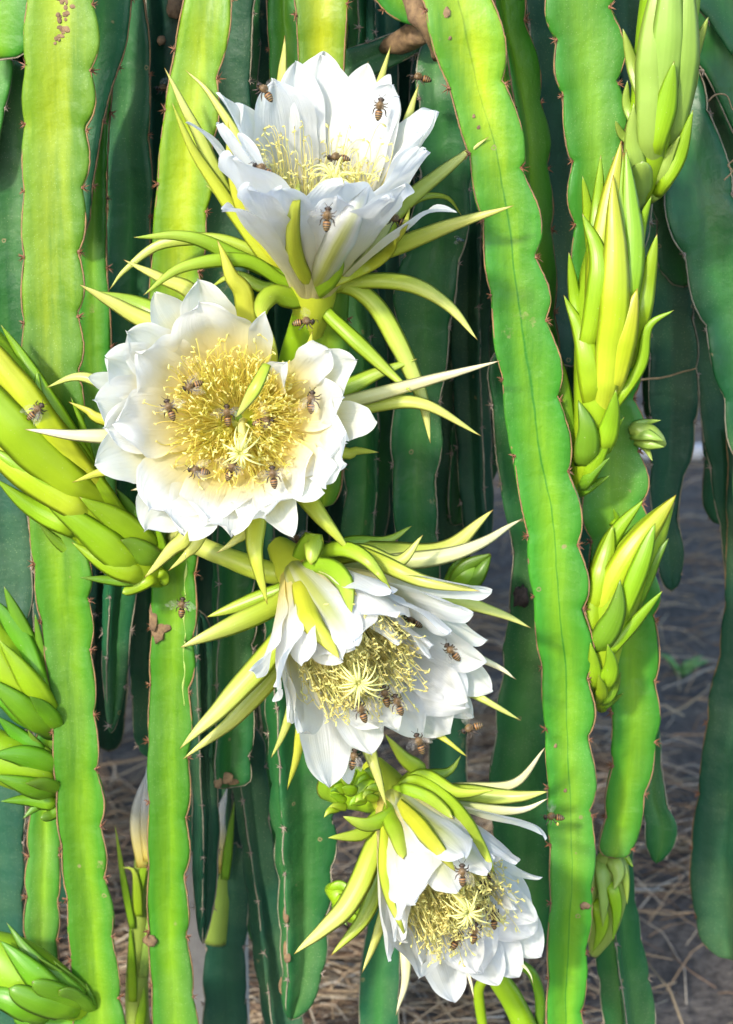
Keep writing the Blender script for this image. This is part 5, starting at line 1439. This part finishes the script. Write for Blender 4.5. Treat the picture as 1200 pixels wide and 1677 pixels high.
BEES = [
 (432, 148, 130, 's', .03, 'bee hovering at the upper left petal tip of the topmost flower'),
 (268, 145, 175, 's', .03, 'bee flying at the two longest pointed sepals of the topmost flower'),
 (686, 127, 170, 's', .05, 'bee in flight against the dull green stem right of the topmost flower'),
 (622, 175, 80, 'd', .03, 'bee seen from behind, hovering before the back petals of the topmost flower'),
 (551, 258, 175, 's', .04, 'bee in side view hovering over the mouth of the topmost flower'),
 (429, 277, 150, 's', .02, 'bee hovering at the left inner petals of the topmost flower'),
 (536, 355, 85, 'd', .04, 'dark bee hovering before the front petals of the topmost flower'),
 (648, 360, 160, 's', .03, 'bee flying under the curled right petal of the topmost flower'),
 (277, 668, 110, 'd', .012, 'bee on the bare cream petal of the yellow-throated flower, away from the stamens'),
 (312, 633, 200, 'd', .004, 'bee half hidden among the outer stamens of the yellow-throated flower, upper side'),
 (372, 677, 95, 'd', .02, 'bee crawling beside the sepal that droops into the yellow throat'),
 (434, 690, 10, 'd', .015, 'bee burrowed in the curled stamens of the yellow throat'),
 (510, 655, 85, 'd', .004, 'bee on the white rim petal of the yellow-throated flower, near the long pale sepals'),
 (60, 672, 45, 'd', .0, 'bee resting on the large green bud'),
 (380, 767, 65, 'd', .03, 'bee on the stigma of the yellow-throated flower'),
 (447, 778, 97, 'd', .012, 'striped bee on the lower petals of the yellow-throated flower, beside its stigma'),
 (322, 770, 170, 'd', .004, 'bee at the lower outer stamens of the yellow-throated flower'),
 (484, 882, 115, 'd', .03, 'bee flying in the gap above the base of the drooping flower'),
 (298, 992, 85, 'd', .03, 'bee flying in front of the wet-streaked stem'),
 (674, 1014, 140, 'd', .0, 'bee walking on the back petals of the drooping flower'),
 (739, 1066, 130, 'd', .0, 'bee on the outermost white petals of the drooping flower'),
 (615, 1058, 60, 'd', .012, 'bee under the petal hood of the drooping flower, deep in the stamens'),
 (630, 1137, 105, 'd', .03, 'dark striped bee on the stigma lobes of the drooping flower, upper one'),
 (651, 1151, 110, 'd', .01, 'bee on the petal right beside the stigma of the drooping flower'),
 (591, 1163, 112, 'd', .03, 'bee at the lower stigma lobes of the drooping flower'),
 (686, 1215, 110, 'd', .03, 'bee in flight below the broad petal of the drooping flower'),
 (579, 1240, 80, 'd', .0, 'bee clinging to the lowest petal tip of the drooping flower'),
 (770, 1193, 200, 's', .04, 'bee in flight between the drooping flower and the dark stem'),
 (904, 1338, 178, 's', .03, 'bee carrying pollen, flying at the curled petal against the long wavy stem'),
 (757, 1430, 92, 'd', .006, 'bee under the striped hood of the lowest flower'),
 (793, 1450, 245, 'd', .012, 'bee head down in the upper stamens of the lowest flower'),
 (790, 1481, 60, 'd', .022, 'bee on the stigma of the lowest flower'),
 (808, 1502, 95, 'd', .02, 'bee on the outer petal side of the stigma of the lowest flower'),
 (777, 1525, 82, 'd', .02, 'bee below the stigma of the lowest flower, upright'),
 (749, 1538, 60, 'd', .015, 'bee at the bottom fringe of stamens of the lowest flower'),
 (500, 527, 5, 's', .03, 'bee flying before the green tube of the topmost flower'),
]
for (px, py, hd, vw, fl, lb) in BEES:
    bee(px, py, hd, vw, fl, lb.replace('bee', 'honey bee', 1), sc=1.42, pollen='pollen' in lb)

# ------------------------------------------------------------------ small details
M['fly'] = simple('fly body', (0.05, 0.12, 0.15), .3, (0.02, 0.05, 0.06), 900)
def fly(px, py):
    p, nn_ = surf(px, py)
    root = thing('house_fly', p - ray(px, py).normalized() * .003, 'small bluish fly on the edge of the dull green stem', 'fly')
    B = Bag()
    x = np.linspace(-4, 3.4, 18); r = np.interp(x, [-4, -3, -1.4, -.6, .6, 1.6, 2.0, 2.7, 3.4], [.2, 1.2, 1.5, 1.0, 1.4, 1.0, .8, 1.2, .3])
    L0 = np.array(root.location)
    ex, ey_ = np.array(RGT), np.array(UPV)
    C = L0 + x[:, None] * .001 * (ex * .94 - ey_ * .2)
    V, F, A = tube(C, r * .001, 10)
    put('body', V, F, A, M['fly'], root)
    for s_ in (1, -1):
        c = L0 + np.array([ex * .0005, -ex * .002 + ey_ * s_ * .0014, -ex * .0062 + ey_ * s_ * .0034]) + TOCAM * .001
        V, F, A = blade(crom([tuple(q) for q in c], 8), .0016, .06, 'blunt')
        put('wing', V, F, A, M['wing'], root)
fly(754, 393)

def blob(name, label, cat, px, py, rx, rz, mat, seed, push=.002, group=None, amp=.35, parent=None, flat=.6):
    p, nn_ = surf(px, py)
    s_ = (p - CAM).dot(FWD) / FPX
    q = p - ray(px, py).normalized() * push
    V = []
    for i in range(9):
        e = -math.pi / 2 + math.pi * i / 8
        for j in range(12):
            a = j * math.pi / 6
            d = Vector((math.cos(a) * math.cos(e), math.sin(a) * math.cos(e), math.sin(e)))
            k = 1 + amp * noise.noise(d * 2.2 + Vector((seed, 0, 0)))
            V.append(tuple(q + RGT * (d.x * rx * s_ * k) + FWD * (d.y * min(rx, rz) * flat * s_ * k) + UPV * (d.z * rz * s_ * k)))
    o = put(name, V, grid_faces(9, 12, True), None, M[mat], parent)
    if label:
        o['label'] = label; o['category'] = cat
    return o
def rib_px(st, px, py):
    best = None
    for ch in st.children:
        if ch.name.startswith('rib_edge'):
            for v in ch.data.vertices:
                p = v.co + st.location - CAM
                z = p.dot(FWD)
                x_, y_ = 600 + FPX * p.dot(RGT) / z, 838.5 - FPX * p.dot(UPV) / z
                d = abs(x_ - px) + abs(y_ - py) * 2
                if best is None or d < best[0]:
                    best = (d, x_, y_)
    return best[1], best[2]
def find(sub):
    return [o for o in bpy.data.objects if sub in o.get('label', '')][0]
# scars and knobs belong to their stems
st = find('wet glossy streak')
for k, (x, y, a, c) in enumerate(((262, 1030, 11, 22), (254, 1010, 7, 26), (272, 1028, 12, 8))):
    x = x - 262 + rib_px(st, 262, 1030)[0] + 8
    blob('corky_scar', None, None, x, y, a, c, 'scab', k + 3, .0, parent=st, flat=.22)
blob('cut_knob', None, None, *rib_px(st, 246, 1541), 12, 10, 'scab', 12, .002, parent=st, amp=.6, flat=.45)
m, n, bs, out = mat_new('wet sap')
bs.inputs['Base Color'].default_value = (0.34, 0.45, 0.12, 1); bs.inputs['Roughness'].default_value = .04; bs.inputs['Specular IOR Level'].default_value = .9
ns = N(n, 'ShaderNodeTexNoise', i_Scale=160.0); gg = n.nodes.new('ShaderNodeNewGeometry'); n.links.new(gg.outputs['Position'], ns.inputs['Vector']); bump(n, bs, ns.outputs['Fac'], .6, .002)
M['sap'] = m
C = []
for y in range(905, 1160, 5):
    p, _ = surf(304 - (y - 905) * .015 + 1.5 * math.sin(y * .11), y)
    C.append(tuple(p))
V, F, A = tube(np.array(C), np.array([max(.0002, .0006 + .0016 * noise.noise(Vector((i * .22, 0, 4)))) for i in range(len(C))]), 8)
put('wet_streak', V, F, A, M['sap'], st)
st = find('pitted corky patch')
rr = random.Random(8)
for k in range(26):
    x = 102 + rr.gauss(0, 7) - (0.05 * k); y = rr.uniform(-10, 72)
    blob('corky_pit', None, None, x, y, rr.uniform(2.5, 6), rr.uniform(3, 6.5), 'scab', k, .0, parent=st, flat=.22)
st = find('ending in a dry cut')
for k, (x, y, a, c) in enumerate(((368, 1274, 14, 10), (380, 1280, 12, 6), (357, 1282, 7, 9))):
    blob('corky_scar', None, None, x, y, a, c, 'scab', k + 30, .001, parent=st, flat=.22)
st = find('torn brown rib')
for k, (x, y, a, c) in enumerate(((480, 1498, 5, 15), (466, 1556, 5, 18), (472, 1570, 6, 9), (457, 1612, 4, 14))):
    x, y = rib_px(st, x, y)
    blob('corky_scar', None, None, x, y, a, c, 'scab', k + 50, .001, parent=st, flat=.22)
st = find('full height beside the flowers')
blob('corky_scar', None, None, 958, 1483, 9, 6, 'scab', 71, .001, parent=st, flat=.22, amp=.6)
for k, (x, y) in enumerate(((925, 1294), (909, 1221), (736, 62), (775, 190), (783, 208), (730, 20), (690, 18), (700, 45))):
    blob('corky_pit', None, None, x, y, 3.5 if k < 5 else 8, 3.8 if k < 5 else 9, 'scab', k + 80, .0, parent=st, flat=.22)
M['dead'] = simple('dried bud', (0.06, 0.045, 0.04), .9, (0.02, 0.016, 0.016), 200, .003)
o = blob('dried_bud', 'shrivelled black dried bud beside the long wavy stem', 'dried bud', 853, 978, 13, 17, 'dead', 4, .01, amp=.7)
o = blob('dry_twig_stub', 'orange-brown broken woody stub in the dark top gap', 'woody stub', 288, 12, 16, 18, 'scab', 9, .01)
o = blob('dry_twig_stub', 'small orange-brown stub below the broken woody stub', 'woody stub', 264, 66, 7, 8, 'scab', 19, .01)
# weed seedling on the soil
M['weed'] = scale_mat('weed leaf', (0.10, 0.26, 0.08), (0.12, 0.30, 0.10), (0.13, 0.32, 0.12), edge=(.1, .25, .08), extreme=(.12, .3, .1))
def ground_pt(px, py):
    d = ray(px, py)
    k = -CAM.z / d.z
    return CAM + d * k
gp = ground_pt(1112, 1108)
wd_ = thing('weed_seedling', gp, 'small green weed seedling growing from the shaded soil', 'weed')
for k, (dx, dz) in enumerate(((-34, 40), (-16, 26), (16, 30), (38, 36), (48, 28), (-6, 12), (24, 14))):
    s_ = (gp - CAM).dot(FWD) / FPX
    e = gp + RGT * dx * s_ + Vector((0, 0, dz * s_))
    mid_ = gp + RGT * dx * s_ * .45 + Vector((0, -.01, dz * s_ * .75))
    C = crom([tuple(gp), tuple(mid_), tuple(e)], 10)
    V, F, A = blade(C, 5.5 * s_, .12, 'sepal')
    put('leaf', V, F, A, M['weed'], wd_)
# wiry aerial roots
M['root'] = simple('aerial root', (0.35, 0.25, 0.13), .8, (0.2, 0.14, 0.08), 200)
def roots(label, pts, Y, w_=1.6):
    C, _ = path3(pts, 26, [Y] * len(pts))
    V, F, A = tube(wob(C, .002, 60), mpp(Y) * np.linspace(w_, w_ * .5, 26), 5)
    o = put('aerial_root', V, F, A, M['root']); o['label'] = label; o['category'] = 'root'; o['group'] = 'wiry aerial roots'
roots('thin pale root curling out from the corner stems', [(1158, 168), (1170, 156), (1188, 158), (1200, 178), (1215, 190)], .12)
roots('tangled wiry root at the frame edge beside the arching stem', [(1186, 296), (1200, 280), (1192, 270), (1205, 262), (1215, 290)], .12)
roots('brown root crossing the dark gap behind the tall bud', [(1030, 625), (1080, 618), (1140, 605)], .2, 2.4)
